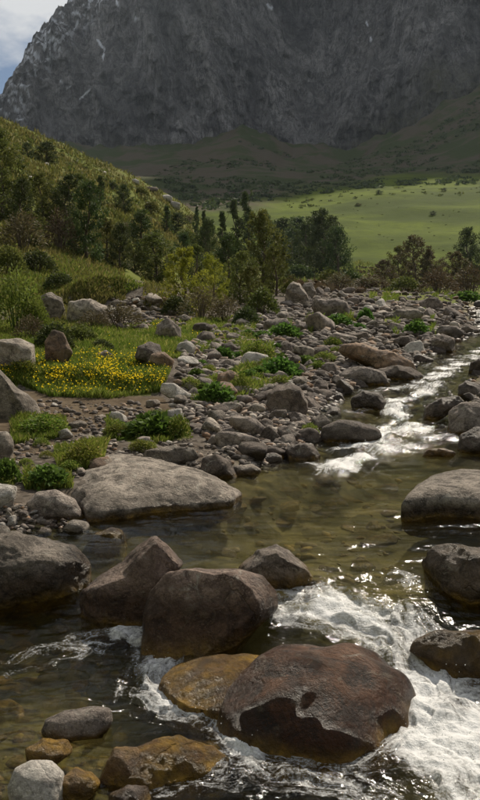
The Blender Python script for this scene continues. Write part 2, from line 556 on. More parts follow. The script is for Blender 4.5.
def water_material():
    t = NT('stream_water')
    P = t.pos()
    foam = t.attr('foam')
    flow = t.node('CombineXYZ')
    t.link(t.attr('flow_u'), flow.inputs[0])
    t.link(t.attr('flow_v'), flow.inputs[1])
    F = flow.outputs[0]
    # fine ripples, drawn out along the current
    r1 = t.noise(6.0, 5, .6, F, .4)
    r2 = t.noise(30.0, 4, .6, t.mapping(P, (1, 1.6, 1)), .3)
    rr = t.math('ADD', r1, t.math('MULTIPLY', r2, .35))
    bn = t.node('Bump')
    bn.inputs['Distance'].default_value = .02
    t.link(t.math('ADD', .30, t.math('MULTIPLY', foam, .7), True), bn.inputs['Strength'])
    t.link(rr, bn.inputs['Height'])
    N = bn.outputs[0]
    fr = t.node('Fresnel')
    fr.inputs['IOR'].default_value = 1.24
    t.link(N, fr.inputs['Normal'])
    gl = t.node('BsdfGlossy')
    gl.inputs['Roughness'].default_value = .07
    t.link(N, gl.inputs['Normal'])
    tp = t.node('BsdfTransparent')
    tp.inputs[0].default_value = (.93, .95, .86, 1)
    rf = t.node('BsdfRefraction')
    rf.inputs['IOR'].default_value = 1.33
    rf.inputs['Roughness'].default_value = 0.0
    rf.inputs[0].default_value = (.95, .96, .88, 1)
    t.link(N, rf.inputs['Normal'])
    m0 = t.node('MixShader')
    m0.inputs[0].default_value = .4
    t.link(tp.outputs[0], m0.inputs[1])
    t.link(rf.outputs[0], m0.inputs[2])
    m1 = t.node('MixShader')
    t.link(fr.outputs[0], m1.inputs[0])
    t.link(m0.outputs[0], m1.inputs[1])
    t.link(gl.outputs[0], m1.inputs[2])
    # white water: bubbles broken up by the turbulence
    f1 = t.noise(22, 6, .72, P, 1.2)
    f2 = t.noise(5.0, 6, .68, t.mapping(F, (.6, 1.7, 1)), .6)
    f3 = t.noise(85, 3, .7, P)
    k = t.math('ADD', t.math('MULTIPLY', f1, .40), t.math('ADD', t.math('MULTIPLY', f2, .46), t.math('MULTIPLY', f3, .24)))
    k = t.math('ADD', t.math('MULTIPLY', t.math('SUBTRACT', k, .55), 2.7), t.math('SUBTRACT', t.math('MULTIPLY', foam, 1.0), .52))
    k = t.ramp(t.math('ADD', t.math('MULTIPLY', k, 1.0), .5), [(.36, 0.0), (.92, 1.0)])
    wd = t.bsdf((.90, .90, .89), .5, t.bump(t.math('ADD', f1, f3), .5, .02), .3)
    wt = t.node('BsdfTranslucent')
    wt.inputs[0].default_value = (.88, .89, .88, 1)
    m2 = t.node('MixShader')
    m2.inputs[0].default_value = .3
    t.link(wd.outputs[0], m2.inputs[1])
    t.link(wt.outputs[0], m2.inputs[2])
    m3 = t.node('MixShader')
    t.link(k, m3.inputs[0])
    t.link(m1.outputs[0], m3.inputs[1])
    t.link(m2.outputs[0], m3.inputs[2])
    return t.done(m3.outputs[0])
MAT['water'] = water_material()
MAT['spray'] = plain('white_spray', (.82, .83, .83), .3, .03, 30)

# ------------------------------------------------------------------ ground sheet, split into its regions
GRASS_POLYS = [
    [(-60, 352), (18, 368), (60, 360), (140, 358), (170, 372), (162, 392), (110, 399), (50, 397), (20, 385), (-60, 380)],
    [(-60, 320), (60, 322), (110, 326), (200, 318), (266, 316), (245, 345), (195, 356), (150, 362), (60, 364), (-60, 360)],
    [(-60, 412), (66, 420), (66, 438), (20, 444), (-60, 442)],
    [(108, 418), (186, 414), (192, 438), (160, 444), (108, 440)],
    [(55, 448), (108, 443), (98, 470), (58, 470)],
    [(25, 470), (72, 474), (72, 489), (25, 490)], [(-60, 460), (14, 462), (14, 484), (-60, 486)],
    [(185, 388), (215, 378), (258, 364), (304, 370), (292, 382), (228, 404), (190, 408)],
    [(268, 327), (312, 317), (316, 330), (300, 337), (268, 340)], [(236, 347), (278, 345), (282, 360), (246, 366)],
    [(318, 318), (352, 316), (350, 326), (325, 328)], [(388, 322), (432, 318), (436, 336), (396, 338)],
    [(360, 294), (600, 286), (600, 296), (480, 302), (430, 299), (380, 303)],
]
DIRT_POLYS = [[(20, 392), (165, 396), (175, 412), (120, 425), (70, 440), (0, 470), (-60, 470), (-60, 400)],
              [(110, 300), (185, 296), (195, 316), (150, 326), (110, 324)]]

def poly_mask(px, py, polys):
    m = np.zeros(np.shape(px), bool)
    for p in polys:
        m |= in_poly(px, py, p)
    return m

az = np.concatenate([np.arange(-180, -26, 4.0), np.linspace(-26, 26, 430), np.arange(30, 181, 4.0)])
rr_ = np.concatenate([np.linspace(0.05, 1.9, 8), np.geomspace(2.0, 130, 420), np.geomspace(131, 1420, 170), [1600, 1900, 2300, 2700, 3000]])
A, R = np.meshgrid(np.radians(az), rr_)
GX, GY = R * np.sin(A), R * np.cos(A)
GZ = height(GX, GY)
na, nr = len(az), len(rr_)

def hit(px, py):
    """where sight lines meet the ground; used to lay the scene out in metres"""
    d = ray(np.atleast_1d(px), np.atleast_1d(py))
    n = d.shape[0]
    hor = np.hypot(d[:, 0], d[:, 1])
    slope = d[:, 2] / hor
    col = np.interp(np.degrees(np.arctan2(d[:, 0], d[:, 1])), az, np.arange(na))
    c0 = np.clip(col.astype(int), 0, na - 2)
    fcol = col - c0
    TG = (GZ - CAMZ) / np.maximum(rr_, .05)[:, None]
    TG[:9] = -9
    TG = TG[:-5]
    out = np.empty((n, 3))
    ok = np.zeros(n, bool)
    for s0 in range(0, n, 8000):
        e = slice(s0, min(n, s0 + 8000))
        prof = TG[:, c0[e]] * (1 - fcol[e]) + TG[:, c0[e] + 1] * fcol[e]
        above = prof >= slope[e]
        k = np.argmax(above, 0)
        good = above.any(0) & (k > 0)
        k = np.where(good, k, len(TG) - 1)
        j = np.arange(len(k))
        p0, p1 = prof[k - 1, j], prof[k, j]
        t = np.clip((slope[e] - p0) / np.where(np.abs(p1 - p0) < 1e-9, 1e-9, p1 - p0), 0, 1)
        r = rr_[k - 1] + (rr_[k] - rr_[k - 1]) * t
        out[e] = d[e] * (r / hor[e])[:, None]
        ok[e] = good
    out[:, 2] += CAMZ
    return out, ok

idx = np.arange(na * nr).reshape(nr, na)
quads = np.stack([idx[:-1, :-1], idx[:-1, 1:], idx[1:, 1:], idx[1:, :-1]], -1).reshape(-1, 4)
GV = np.stack([GX, GY, GZ], -1).reshape(-1, 3)
gx, gy, gz = GV.T
gr = np.hypot(gx, gy)
ga = np.degrees(np.arctan2(gx, gy))
gpx, gpy, gdep = project(gx, gy, gz)
jn = np.stack([gx, gy, gz * 0], -1)
sc_j = np.clip(gr, 4, 60)[:, None]
jx = gpx + 9 * fbm(jn / sc_j * 18, 3)
jy = gpy + 5 * fbm(jn / sc_j * 18 + 40, 3)
sd_g = stream_dist(gx, gy)
front = gy > 1.5
toe_g = np.interp(ga, HA, H_TOE)
wl_g = water_level(gx, gy)
a_bed = sstep(.05, -.06, gz - wl_g - 0.02) * (gr < 90)
a_grass = (front & poly_mask(jx, jy, GRASS_POLYS)).astype(float)
a_grass = np.maximum(a_grass, sstep(-3, 2, gr - toe_g) * (ga < 2))
a_grass = np.maximum(a_grass, sstep(88, 100, gr + 5 * fbm(jn * .06, 3)))
a_grass = np.maximum(a_grass, (~front) * 1.0 * (sd_g > 1.2))
a_grass = np.maximum(a_grass, sstep(-6.5, -7.5, gx) * (sd_g > 0) * (gr > 8))
a_grass = np.maximum(a_grass, sstep(14, 17, sd_g) * (gx > 0))
a_dirt = (front & poly_mask(jx, jy, DIRT_POLYS)).astype(float)
a_grass = a_grass * (1 - a_dirt * (gpy > 380)) * (1 - .7 * a_dirt * (gpy < 380))
a_grass *= (1 - a_bed)
a_mead = sstep(165, 235, gr + 25 * fbm(jn * .02, 3) - 40 * sstep(0, -6, ga)) * sstep(-9, -5.5, ga)
edge = np.interp(ga, [-30, -4, 0, 4, 9, 16, 30], [430, 430, 480, 590, 650, 670, 700])
a_scree = sstep(-40, 45, gr - edge + 70 * fbm(jn * .012 + 3, 5))
ATTR = dict(grass=a_grass, bed=a_bed, dirt=a_dirt, scree=a_scree, meadow=a_mead)
fc = quads[:, 0]
fr_, fa_ = gr[fc], ga[fc]
hill_m = (fr_ > np.interp(fa_, HA, H_TOE)) & (fa_ < 2.2) & (fr_ < 330)
mead_m = ~hill_m & (fr_ > 170) & (fr_ < 640)
scree_m = ~hill_m & (fr_ >= 640)
near_m = ~hill_m & ~mead_m & ~scree_m
for nm, mk in (('ground', near_m), ('hill', hill_m), ('meadow', mead_m), ('scree_slope', scree_m)):
    q = quads[mk]
    u, inv = np.unique(q, return_inverse=True)
    me = mesh_np(nm, GV[u], inv.reshape(q.shape))
    for k, v in ATTR.items():
        attr(me, k, v[u])
    obj(nm, me, MAT['ground'], kind='structure')

# ------------------------------------------------------------------ the cliff
def build_cliff():
    spx = np.array([-700, -400, -200, -100, 6, 14, 26, 41, 51, 66, 82, 98, 136, 200, 300, 400, 480, 535, 610, 900, 1300])
    spy = np.array([260, 235, 200, 172, 108, 96, 75, 50, 36, 14, 0, -14, -60, -150, -230, -250, -270, -320, -215, -190, -60])  # unseen crest above the frame raised to throw shade on scree and meadow
    aa = np.concatenate([np.linspace(-40, -17.5, 50), np.linspace(-17.4, 17.4, 640), np.linspace(17.6, 42, 60)])
    tt = np.linspace(0, 1, 400)
    Ag, T = np.meshgrid(aa, tt)
    px = 240 + FPX * np.tan(np.radians(Ag))
    py = np.interp(px, spx, spy) + 4.2 * fbm(np.stack([px * .11, 0 * px, 0 * px], -1), 5, .6)
    py = py + sstep(90, 180, px) * (38 * np.sin(px * .021) + 22 * np.sin(px * .057 + 1) + 12 * np.sin(px * .13 + 2))  # jagged unseen crest, shaped to break up its shadow edge below
    el = np.arctan((400 - py) / FPX) - PITCH                        # crest elevation seen from the stream
    tilt = math.tan(math.radians(66))
    r0 = 1240 + 60 * np.sin(np.radians(Ag) * 9 + 1) + 40 * np.sin(np.radians(Ag) * 23)
    z0 = 60.0
    te = np.tan(el)
    rtop = (z0 - CAMZ - tilt * r0) / (te - tilt) 
    ztop = rtop * te
    z = z0 + (ztop - z0) * T
    r = r0 + (rtop - r0) * T
    X, Y = r * np.sin(np.radians(Ag)), r * np.cos(np.radians(Ag))
    P = np.stack([X, Y, z], -1)
    S = P.copy()
    S[..., 0] = P[..., 0] + .35 * P[..., 2]                         # slanting gullies
    S[..., 2] = P[..., 2] * .17
    disp = 44 * ridged(S * .0042, 3) + 17 * ridged(S * .014 + 4, 4) + 4.5 * ridged(P * .05 + 8, 4)
    disp += 60 * fbm(S * .0022 + 2, 2)
    # broken horizontal ledges
    led = P[..., 2] * .022 + .25 * X * .022 + 1.1 * fbm(P * .006, 3)
    disp += 6 * (np.abs((led % 1) - .5) * 2) ** 2
    disp *= (.35 + .65 * sstep(0, .1, 1 - T)) 
    P[..., 0] -= disp * np.sin(np.radians(Ag)) * .9
    P[..., 1] -= disp * np.cos(np.radians(Ag)) * .9
    P[..., 2] += (5 * ridged(P * .022 + 30, 4) + 4 * fbm(P * .07, 3)) * sstep(0.0, .2, T)
    # back slope so the mountain is a closed body
    back = P[-1].copy()
    rows = []
    for k, (dr, dz) in enumerate(((60, 25), (160, 110), (420, 330), (900, 900))):
        b = back.copy()
        d = np.hypot(b[:, 0], b[:, 1])
        b[:, 0] *= (d + dr) / d
        b[:, 1] *= (d + dr) / d
        b[:, 2] = np.maximum(b[:, 2] - dz, 0)
        rows.append(b)
    P = np.concatenate([P, np.array(rows)], 0)
    n1, n2 = P.shape[:2]
    id_ = np.arange(n1 * n2).reshape(n1, n2)
    q = np.stack([id_[:-1, :-1], id_[:-1, 1:], id_[1:, 1:], id_[1:, :-1]], -1).reshape(-1, 4)
    me = mesh_np('mountain', P.reshape(-1, 3), q)
    V = P.reshape(-1, 3)
    ppx, ppy, _ = project(V[:, 0], V[:, 1], V[:, 2])
    nz = np.zeros(len(V))
    me.update()
    vn = np.empty(len(V) * 3, np.float32)
    me.vertex_normals.foreach_get('vector', vn)
    vn = vn.reshape(-1, 3)
    # old snow lying in gullies near the ridge, and a few isolated patches
    skyline = np.interp(ppx, spx, spy)
    S3 = V.copy()
    S3[:, 0] += .6 * V[:, 2]
    S3[:, 2] *= .3
    sn = ridged(S3 * .05 + 50, 3) + .9 * fbm(V * .11, 3)
    snow = sstep(1.1, 1.42, sn) * sstep(46, 8, ppy - skyline) * (ppx < 110) * .85
    for (cx, cy, ln, wd, an) in ((102, 45, 9, 2.4, 55), (86, 94, 8, 1.8, -32), (117, 3, 5, 2, 60), (136, 17, 5, 2, 60), (371, 40, 4, 2.0, 70),
                                 (366, 24, 3, 1.5, 70), (454, 103, 5, 2, -35), (270, 6, 5, 3, 40), (62, 82, 5, 1.3, 60), (76, 24, 7, 2, -70), (338, 162, 5, 1.3, -20), (68, 88, 4, 1, -40), (20, 119, 5, 1, 10), (104, 56, 5, 1.2, 100)):
        c, s = math.cos(math.radians(an)), math.sin(math.radians(an))
        jx_ = ppx + 2.2 * fbm(V * .05, 2)
        jy_ = ppy + 2.2 * fbm(V * .05 + 9, 2)
        u = ((jx_ - cx) * c + (jy_ - cy) * s) / (ln * .8)
        v = (-(jx_ - cx) * s + (jy_ - cy) * c) / (wd * .62)
        snow = np.maximum(snow, sstep(1.2, .7, u * u + v * v))
    attr(me, 'snow', np.clip(snow, 0, 1))
    turf = sstep(235, 150, V[:, 2] + 60 * fbm(V * .01, 4) - 4.5 * (ppx - 300).clip(0) * .2) * .8 + sstep(.25, .6, vn[:, 2]) * .25
    attr(me, 'turf', np.clip(turf, 0, 1))
    return obj('mountain', me, MAT['cliff'], kind='structure')
build_cliff()

# ------------------------------------------------------------------ the stream
FOAM = [  # polyline in photo pixels, half-width in metres, strength
    ([(282, 612), (300, 599), (325, 597), (352, 604)], .10, .86),
    ([(300, 600), (330, 606), (365, 612), (392, 622), (408, 640)], .17, .90),
    ([(285, 612), (310, 622), (350, 632), (385, 640)], .11, .66),
    ([(392, 622), (402, 650), (420, 675), (440, 700)], .18, .95),
    ([(425, 625), (436, 642), (446, 668), (452, 690)], .10, .62),
    ([(425, 690), (455, 712), (485, 745), (520, 790)], .30, 1.04),
    ([(440, 690), (475, 690), (520, 700)], .20, 1.0),
    ([(420, 740), (455, 770), (480, 800)], .15, .95),
    ([(118, 634), (132, 632), (146, 640)], .07, 1.0),
    ([(146, 646), (138, 668), (128, 690)], .10, .55),
    ([(162, 655), (150, 680), (170, 695), (200, 702), (225, 715), (240, 735), (250, 752)], .10, 1.02),
    ([(130, 690), (160, 700), (200, 712)], .08, .86),
    ([(0, 662), (30, 652), (70, 645), (105, 648)], .05, .50), ([(10, 676), (45, 664), (95, 650)], .03, .5),
    ([(70, 640), (100, 634), (125, 636)], .05, .45),
    ([(130, 780), (165, 772), (205, 760), (240, 758)], .07, .62),
    ([(240, 752), (275, 768), (310, 762), (345, 772), (380, 790)], .09, .60),
    ([(185, 775), (240, 780), (300, 785), (350, 792)], .10, .55),
    ([(350, 770), (400, 768), (430, 780)], .07, .5), ([(222, 726), (238, 746), (272, 760), (320, 764), (374, 754), (408, 730)], .05, .62), ([(228, 700), (205, 718), (170, 708)], .05, .6), ([(150, 790), (205, 780), (232, 760)], .05, .55), ([(380, 700), (410, 695), (425, 720)], .08, .6),
    ([(395, 575), (408, 580), (412, 588)], .06, .7),
    # upstream riffles
    ([(330, 474), (345, 462), (375, 452), (400, 446)], .17, .95),
    ([(350, 452), (385, 440), (415, 428)], .22, 1.05),
    ([(345, 440), (372, 430), (395, 418), (400, 405)], .18, .92), ([(400, 446), (425, 440), (445, 436)], .14, .55),
    ([(352, 412), (372, 408), (395, 400)], .16, .7), ([(395, 402), (420, 395), (432, 386)], .17, .8),
    ([(360, 392), (390, 389), (425, 383)], .14, .55),
    ([(420, 388), (438, 376), (455, 366), (480, 356)], .26, .72), ([(430, 366), (455, 360), (485, 348)], .2, .55),
    ([(300, 462), (320, 466), (335, 470)], .10, .5),
]

def build_water():
    a_ = np.radians(np.concatenate([np.linspace(-45, -19, 70), np.linspace(-18.9, 18.9, 520), np.linspace(19.1, 45, 70)]))
    r_ = np.concatenate([np.geomspace(1.6, 2.5, 40), np.geomspace(2.51, 6.2, 400), np.geomspace(6.22, 40, 240)])
    Aw, Rw = np.meshgrid(a_, r_)
    X, Y = Rw * np.sin(Aw), Rw * np.cos(Aw)
    Z = water_level(X, Y)
    P0 = np.stack([X, Y, Z * 0], -1).reshape(-1, 3)
    px, py, dep = project(X.ravel(), Y.ravel(), Z.ravel())
    jx_ = P0[:, 0] + .03 * fbm(P0 * 5, 3)
    jy_ = P0[:, 1] + .05 * fbm(P0 * 5 + 7, 3)
    foam = np.zeros(len(P0))
    U, Vv = P0[:, 1] * 1.0, P0[:, 0] * 3.0
    bestd = np.full(len(P0), 9.0)
    for pts, wd, st in FOAM:
        Q = hit_water([p[0] for p in pts], [p[1] for p in pts])
        acc = 0.0
        for k in range(len(Q) - 1):
            a0, b0 = Q[k, :2], Q[k + 1, :2]
            ab = b0 - a0
            L = math.hypot(*ab)
            sel = (np.abs(P0[:, 0] - (a0[0] + b0[0]) / 2) < L / 2 + wd * 2.2) & (np.abs(P0[:, 1] - (a0[1] + b0[1]) / 2) < L / 2 + wd * 2.2)
            if not sel.any():
                acc += L
                continue
            dx, dy = jx_[sel] - a0[0], jy_[sel] - a0[1]
            s = np.clip((dx * ab[0] + dy * ab[1]) / L / L, 0, 1)
            cr = (dx * ab[1] - dy * ab[0]) / L
            d = np.hypot(dx - s * ab[0], dy - s * ab[1])
            f = st * sstep(1.7, .35, d / wd)
            foam[sel] = np.maximum(foam[sel], f)
            bd = bestd[sel]
            better = (d / wd < bd) & (d / wd < 1.8)
            ii = np.where(sel)[0][better]
            U[ii] = (acc + s[better] * L) * 1.0 + 3
            Vv[ii] = cr[better] * 3.5
            bestd[ii] = (d / wd)[better]
            acc += L
    # height: slow swell in the pool, broken water where it is white
    sw = .011 * fbm(P0 * np.array([2.2, 4.5, 1]), 3) + .006 * fbm(P0 * np.array([5, 13, 1]) + 3, 3)
    T3 = P0.copy()
    T3[:, 2] = 0
    gd = gdist(P0)
    turb = np.where(gd < 6.5, 1.1 * fbm(np.stack([U * 3, Vv * 2.0, 0 * U], -1) + 20, 3, .5) + .35 * fbm(T3 * 14, 2), fbm(T3 * 4 + 20, 3, .6) + .5 * ridged(T3 * 2.2 + 3, 2))
    amp = np.clip(foam, 0, 1.1) * np.clip(.008 + .0042 * gdist(P0), .014, .05)
    edge_w = sstep(.35, .1, stream_dist(P0[:, 0], P0[:, 1]))
    fast = sstep(5.1, 4.4, P0[:, 1])
    zz = Z.ravel() + sw * (1 + .5 * fast) + amp * turb + .035 * np.clip(foam - .75, 0, 1)
    P = np.stack([X.ravel(), Y.ravel(), zz], -1)
    n1, n2 = X.shape
    id_ = np.arange(n1 * n2).reshape(n1, n2)
    q = np.stack([id_[:-1, :-1], id_[:-1, 1:], id_[1:, 1:], id_[1:, :-1]], -1).reshape(-1, 4)
    keep = (stream_dist(P0[:, 0], P0[:, 1]) < .45)[q].any(1)
    q = q[keep]
    u, inv = np.unique(q, return_inverse=True)
    me = mesh_np('water', P[u], inv.reshape(q.shape))
    fm = np.where(gdist(P0) < 6.5, .84 + .35 * fbm(P0 * 3.2 + 77, 3), .70 + .95 * fbm(P0 * np.array([1.5, 2.4, 1]) + 77, 3))
    attr(me, 'foam', np.clip(foam[u] * fm[u], 0, 1.2))
    attr(me, 'flow_u', U[u])
    attr(me, 'flow_v', Vv[u])
    obj('water', me, MAT['water'], kind='structure')
    return P[u], foam[u]

def gdist(P):
    return np.hypot(P[:, 0], P[:, 1])
WP, WF = build_water()

# ------------------------------------------------------------------ stones
def rock_shape(level, seed, cuts=7, rough=.07, cut_lo=.62, cut_hi=.95, flat=0.0):
    """unit stone: sphere chipped by random planes, then weathered"""
    rg = np.random.default_rng(seed)
    v, f = ico(level)
    v = v.copy()
    n0 = rg.normal(size=3) * 10
    for _ in range(cuts):
        n = rg.normal(size=3)
        n /= np.linalg.norm(n)
        o = rg.uniform(cut_lo, cut_hi)
        e = v @ n - o
        w = np.where(e > 0, e, 0)
        v -= (w * .9)[:, None] * n
    L = np.linalg.norm(v, axis=1)[:, None]
    d = rough * fbm(v * 1.6 + n0, 3) + rough * .35 * fbm(v * 5 + n0, 3)
    v = v * (1 + d[:, None])
    return v, f

def outline_radius(poly, cx, cy):
    """radius of a closed outline as a function of angle about (cx, cy)"""
    pts = []
    n = len(poly)
    for k in range(n):
        a, b = np.array(poly[k], float), np.array(poly[(k + 1) % n], float)
        for s in np.linspace(0, 1, 24, endpoint=False):
            pts.append(a + (b - a) * s)
    pts = np.array(pts) - (cx, cy)
    th = np.arctan2(pts[:, 1], pts[:, 0])
    ra = np.hypot(pts[:, 0], pts[:, 1])
    o = np.argsort(th)
    th, ra = th[o], ra[o]
    grid = np.linspace(-math.pi, math.pi, 241)
    r = np.interp(grid, np.concatenate([th - 2 * math.pi, th, th + 2 * math.pi]), np.concatenate([ra, ra, ra]))
    r = r[:-1]
    ker = np.array([1, 2, 3, 2, 1.0]) / 9
    r = np.convolve(np.concatenate([r[-2:], r, r[:2]]), ker, 'valid')
    return lambda t: np.interp(t, grid, np.concatenate([r, r[:1]]))

def wet_attrs(me, V, band=.05, algae=0.0, allwet=0.0, alg_h=.03):
    wl = water_level(V[:, 0], V[:, 1])
    inst = stream_dist(V[:, 0], V[:, 1]) < .35
    n = fbm(V * 6, 3)
    h = V[:, 2] - wl + .02 * n
    wet = sstep(band * 1.25, band * .55, h) * inst
    wet = np.maximum(wet, allwet * (0.75 + .35 * n).clip(0, 1))
    attr(me, 'wet', wet.clip(0, 1))
    al = np.maximum(sstep(alg_h * 1.5, -alg_h, h) * inst, algae * (.6 + .6 * n).clip(0, 1))
    attr(me, 'algae', al.clip(0, 1))

BOULDERS = []
def boulder(poly, label, mat, base=None, thick=.75, level=5, seed=1, cuts=5, rough=.05, band=.06, algae=0.0, allwet=0.0, cut=(.68, .95),
            on='ground', power=2.2, name='boulder', extra=(), alg_h=.03, sink=.25, group='boulders in and along the stream'):
    """a solid stone whose outline across the line of sight is poly, resting at its foot"""
    poly = [tuple(map(float, p)) for p in poly]
    xs, ys = [p[0] for p in poly], [p[1] for p in poly]
    w_px, h_px = max(xs) - min(xs), max(ys) - min(ys)
    by = base if base is not None else max(ys)
    bx = (max(xs) + min(xs)) / 2
    foot = hit([bx], [by])[0][0] if on == 'ground' else hit_water([bx], [by])[0]
    dist = float(np.linalg.norm(foot - (0, 0, CAMZ)))
    hw = .5 * w_px / FPX * dist
    hz = .5 * h_px / FPX * dist
    dep_half = thick * min(hw, 1.6 * hz)
    D = dist + dep_half * .45
    # carry the outline below the foot so that the stone is bedded in
    my = max(ys)
    ext = [(x, y + (h_px * sink if y > my - .30 * h_px else 0)) for x, y in poly]
    cx, cy = bx, (min(ys) + my + h_px * sink * .7) / 2
    R_ = outline_radius([(x, -y) for x, y in ext], cx, -cy)
    v, f = ico(level)
    rg = np.random.default_rng(seed)
    v = v.copy()
    # local frame: u to the right, w away from the viewer (level), q up
    c_dir = ray(cx, cy)
    c_dir = c_dir / np.linalg.norm(c_dir)
    center = np.array([0, 0, CAMZ]) + c_dir * D
    away = np.array([c_dir[0], c_dir[1], c_dir[2] * .8])
    away /= np.linalg.norm(away)
    right = np.cross(away, [0, 0, 1.0])
    right /= np.linalg.norm(right)
    upv = np.cross(right, away)
    # v: x right, y away, z up
    n0 = rg.normal(size=3) * 20
    vv = v.copy()
    for _ in range(cuts + 3):
        n = rg.normal(size=3)
        n[1] = -abs(n[1])
        n /= np.linalg.norm(n)
        o = rg.uniform(*cut)
        e = vv @ n - o
        vv -= (np.where(e > 0, e, 0) * .9)[:, None] * n
    for n, o in extra:
        n = np.array(n, float)
        n /= np.linalg.norm(n)
        e = vv @ n - o
        vv -= (np.where(e > 0, e, 0) * .95)[:, None] * n
    th = np.arctan2(v[:, 2], v[:, 0])
    rho0 = np.hypot(v[:, 0], v[:, 2])
    rho = np.hypot(vv[:, 0], vv[:, 2])
    thv = np.arctan2(vv[:, 2], vv[:, 0])
    prof = (np.clip(rho, 0, 1) if power == 2 else np.sign(rho) * (1 - (1 - np.clip(rho, 0, 1)) ** (power / 2)))
    prof = np.where(rho > 1, rho, prof)
    s = D / FPX
    rad = R_(thv) * s * prof
    loc = np.stack([rad * np.cos(thv), vv[:, 1] * dep_half, rad * np.sin(thv)], -1)
    sz = (hw + hz) / 2
    q = loc / sz
    dn = rough * fbm(q * 1.7 + n0, 4, .55) + rough * .32 * ridged(q * 4.5 + n0, 4)
    nrm = v / np.array([max(hw, .01), dep_half, max(hz, .01)]) * sz
    nrm /= np.linalg.norm(nrm, axis=1)[:, None]
    loc = loc + nrm * (dn * sz)[:, None]
    V = center + loc[:, :1] * right + loc[:, 1:2] * away + loc[:, 2:] * upv
    org = np.array([center[0], center[1], float(height(center[0], center[1]))])
    me = mesh_np(name, V - org, f[:, ::1])
    wet_attrs(me, V, band, algae, allwet, alg_h)
    o = obj(name, me, MAT[mat])
    o.location = org
    o['label'] = label
    o['category'] = 'boulder' if name == 'boulder' else 'stone'
    o['group'] = group
    BOULDERS.append((o, bx, (min(ys) + max(ys)) / 2, w_px, h_px, label))
    return o

def slab(poly, base, label, mat, level=6, seed=1, rough=.03, flare=1.06, power=5.0, band=.05, algae=0.0, allwet=0.0, top=None, tilt=(0, 0), dome=.15, name='boulder', cuts=()):
    """a broad flat-topped stone: poly is the rim of its top face in the photo, base the row of its foot"""
    bx = np.mean([p[0] for p in poly])
    by = max(p[1] for p in poly)
    foot = hit_water([bx], [base])[0] if stream_dist(*hit_water([bx], [base])[0][:2]) < .5 else hit([bx], [base])[0][0]
    hgt = (base - by) / FPX * float(np.linalg.norm(foot)) if top is None else top
    ztop = foot[2] + hgt
    pts = []
    c0 = None
    for (x, y) in poly:
        d = ray(x, y)
        # the top plane may lean
        z = ztop
        for _ in range(6):
            t = (z - CAMZ) / d[2]
            P = d * t
            if c0 is None:
                c0 = foot[:2].copy()
            z = ztop + tilt[0] * (P[0] - c0[0]) + tilt[1] * (P[1] - c0[1])
        pts.append((P[0], P[1]))
    pts = np.array(pts)
    cx, cy = pts.mean(0)
    R_ = outline_radius([tuple(p) for p in pts], cx, cy)
    v, f = ico(level)
    rg = np.random.default_rng(seed)
    n0 = rg.normal(size=3) * 20
    th = np.arctan2(v[:, 1], v[:, 0])
    rho = np.hypot(v[:, 0], v[:, 1])
    rim = R_(th)
    pw = rho ** .75
    x = cx + rim * np.cos(th) * np.where(v[:, 2] >= 0, pw, pw * (1 + (flare - 1) * np.clip(-v[:, 2] * 3, 0, 1)))
    y = cy + rim * np.sin(th) * np.where(v[:, 2] >= 0, pw, pw * (1 + (flare - 1) * np.clip(-v[:, 2] * 3, 0, 1)))
    zt = ztop + tilt[0] * (x - c0[0]) + tilt[1] * (y - c0[1])
    prof = np.sign(v[:, 2]) * (1 - np.clip(pw, 0, 1) ** power) ** (1 / 2.2)
    e = max(hgt, .06)
    z = np.where(v[:, 2] >= 0, zt - e * .45 * (1 - prof) + dome * e * (1 - rho ** 2), zt - e * .45 - (e * 1.0 + .12) * np.abs(v[:, 2]) ** .6)
    V = np.stack([x, y, z], -1)
    sz = float(np.mean(rim))
    q = V / sz
    dn = rough * fbm(q * 1.8 + n0, 4) + rough * .55 * ridged(q * 3.2 + n0, 4)
    nn = np.stack([v[:, 0] * .5, v[:, 1] * .5, v[:, 2] + .3], -1)
    nn /= np.linalg.norm(nn, axis=1)[:, None]
    V = V + nn * (dn * sz)[:, None]
    org = np.array([cx, cy, float(height(cx, cy))])
    me = mesh_np(name, V - org, f)
    wet_attrs(me, V, band, algae, allwet)
    o = obj(name, me, MAT[mat])
    o.location = org
    o['label'] = label
    o['category'] = 'boulder'
    o['group'] = 'boulders in and along the stream'
    BOULDERS.append((o, bx, base - 15, max(p[0] for p in poly) - min(p[0] for p in poly), 30, label))
    return o

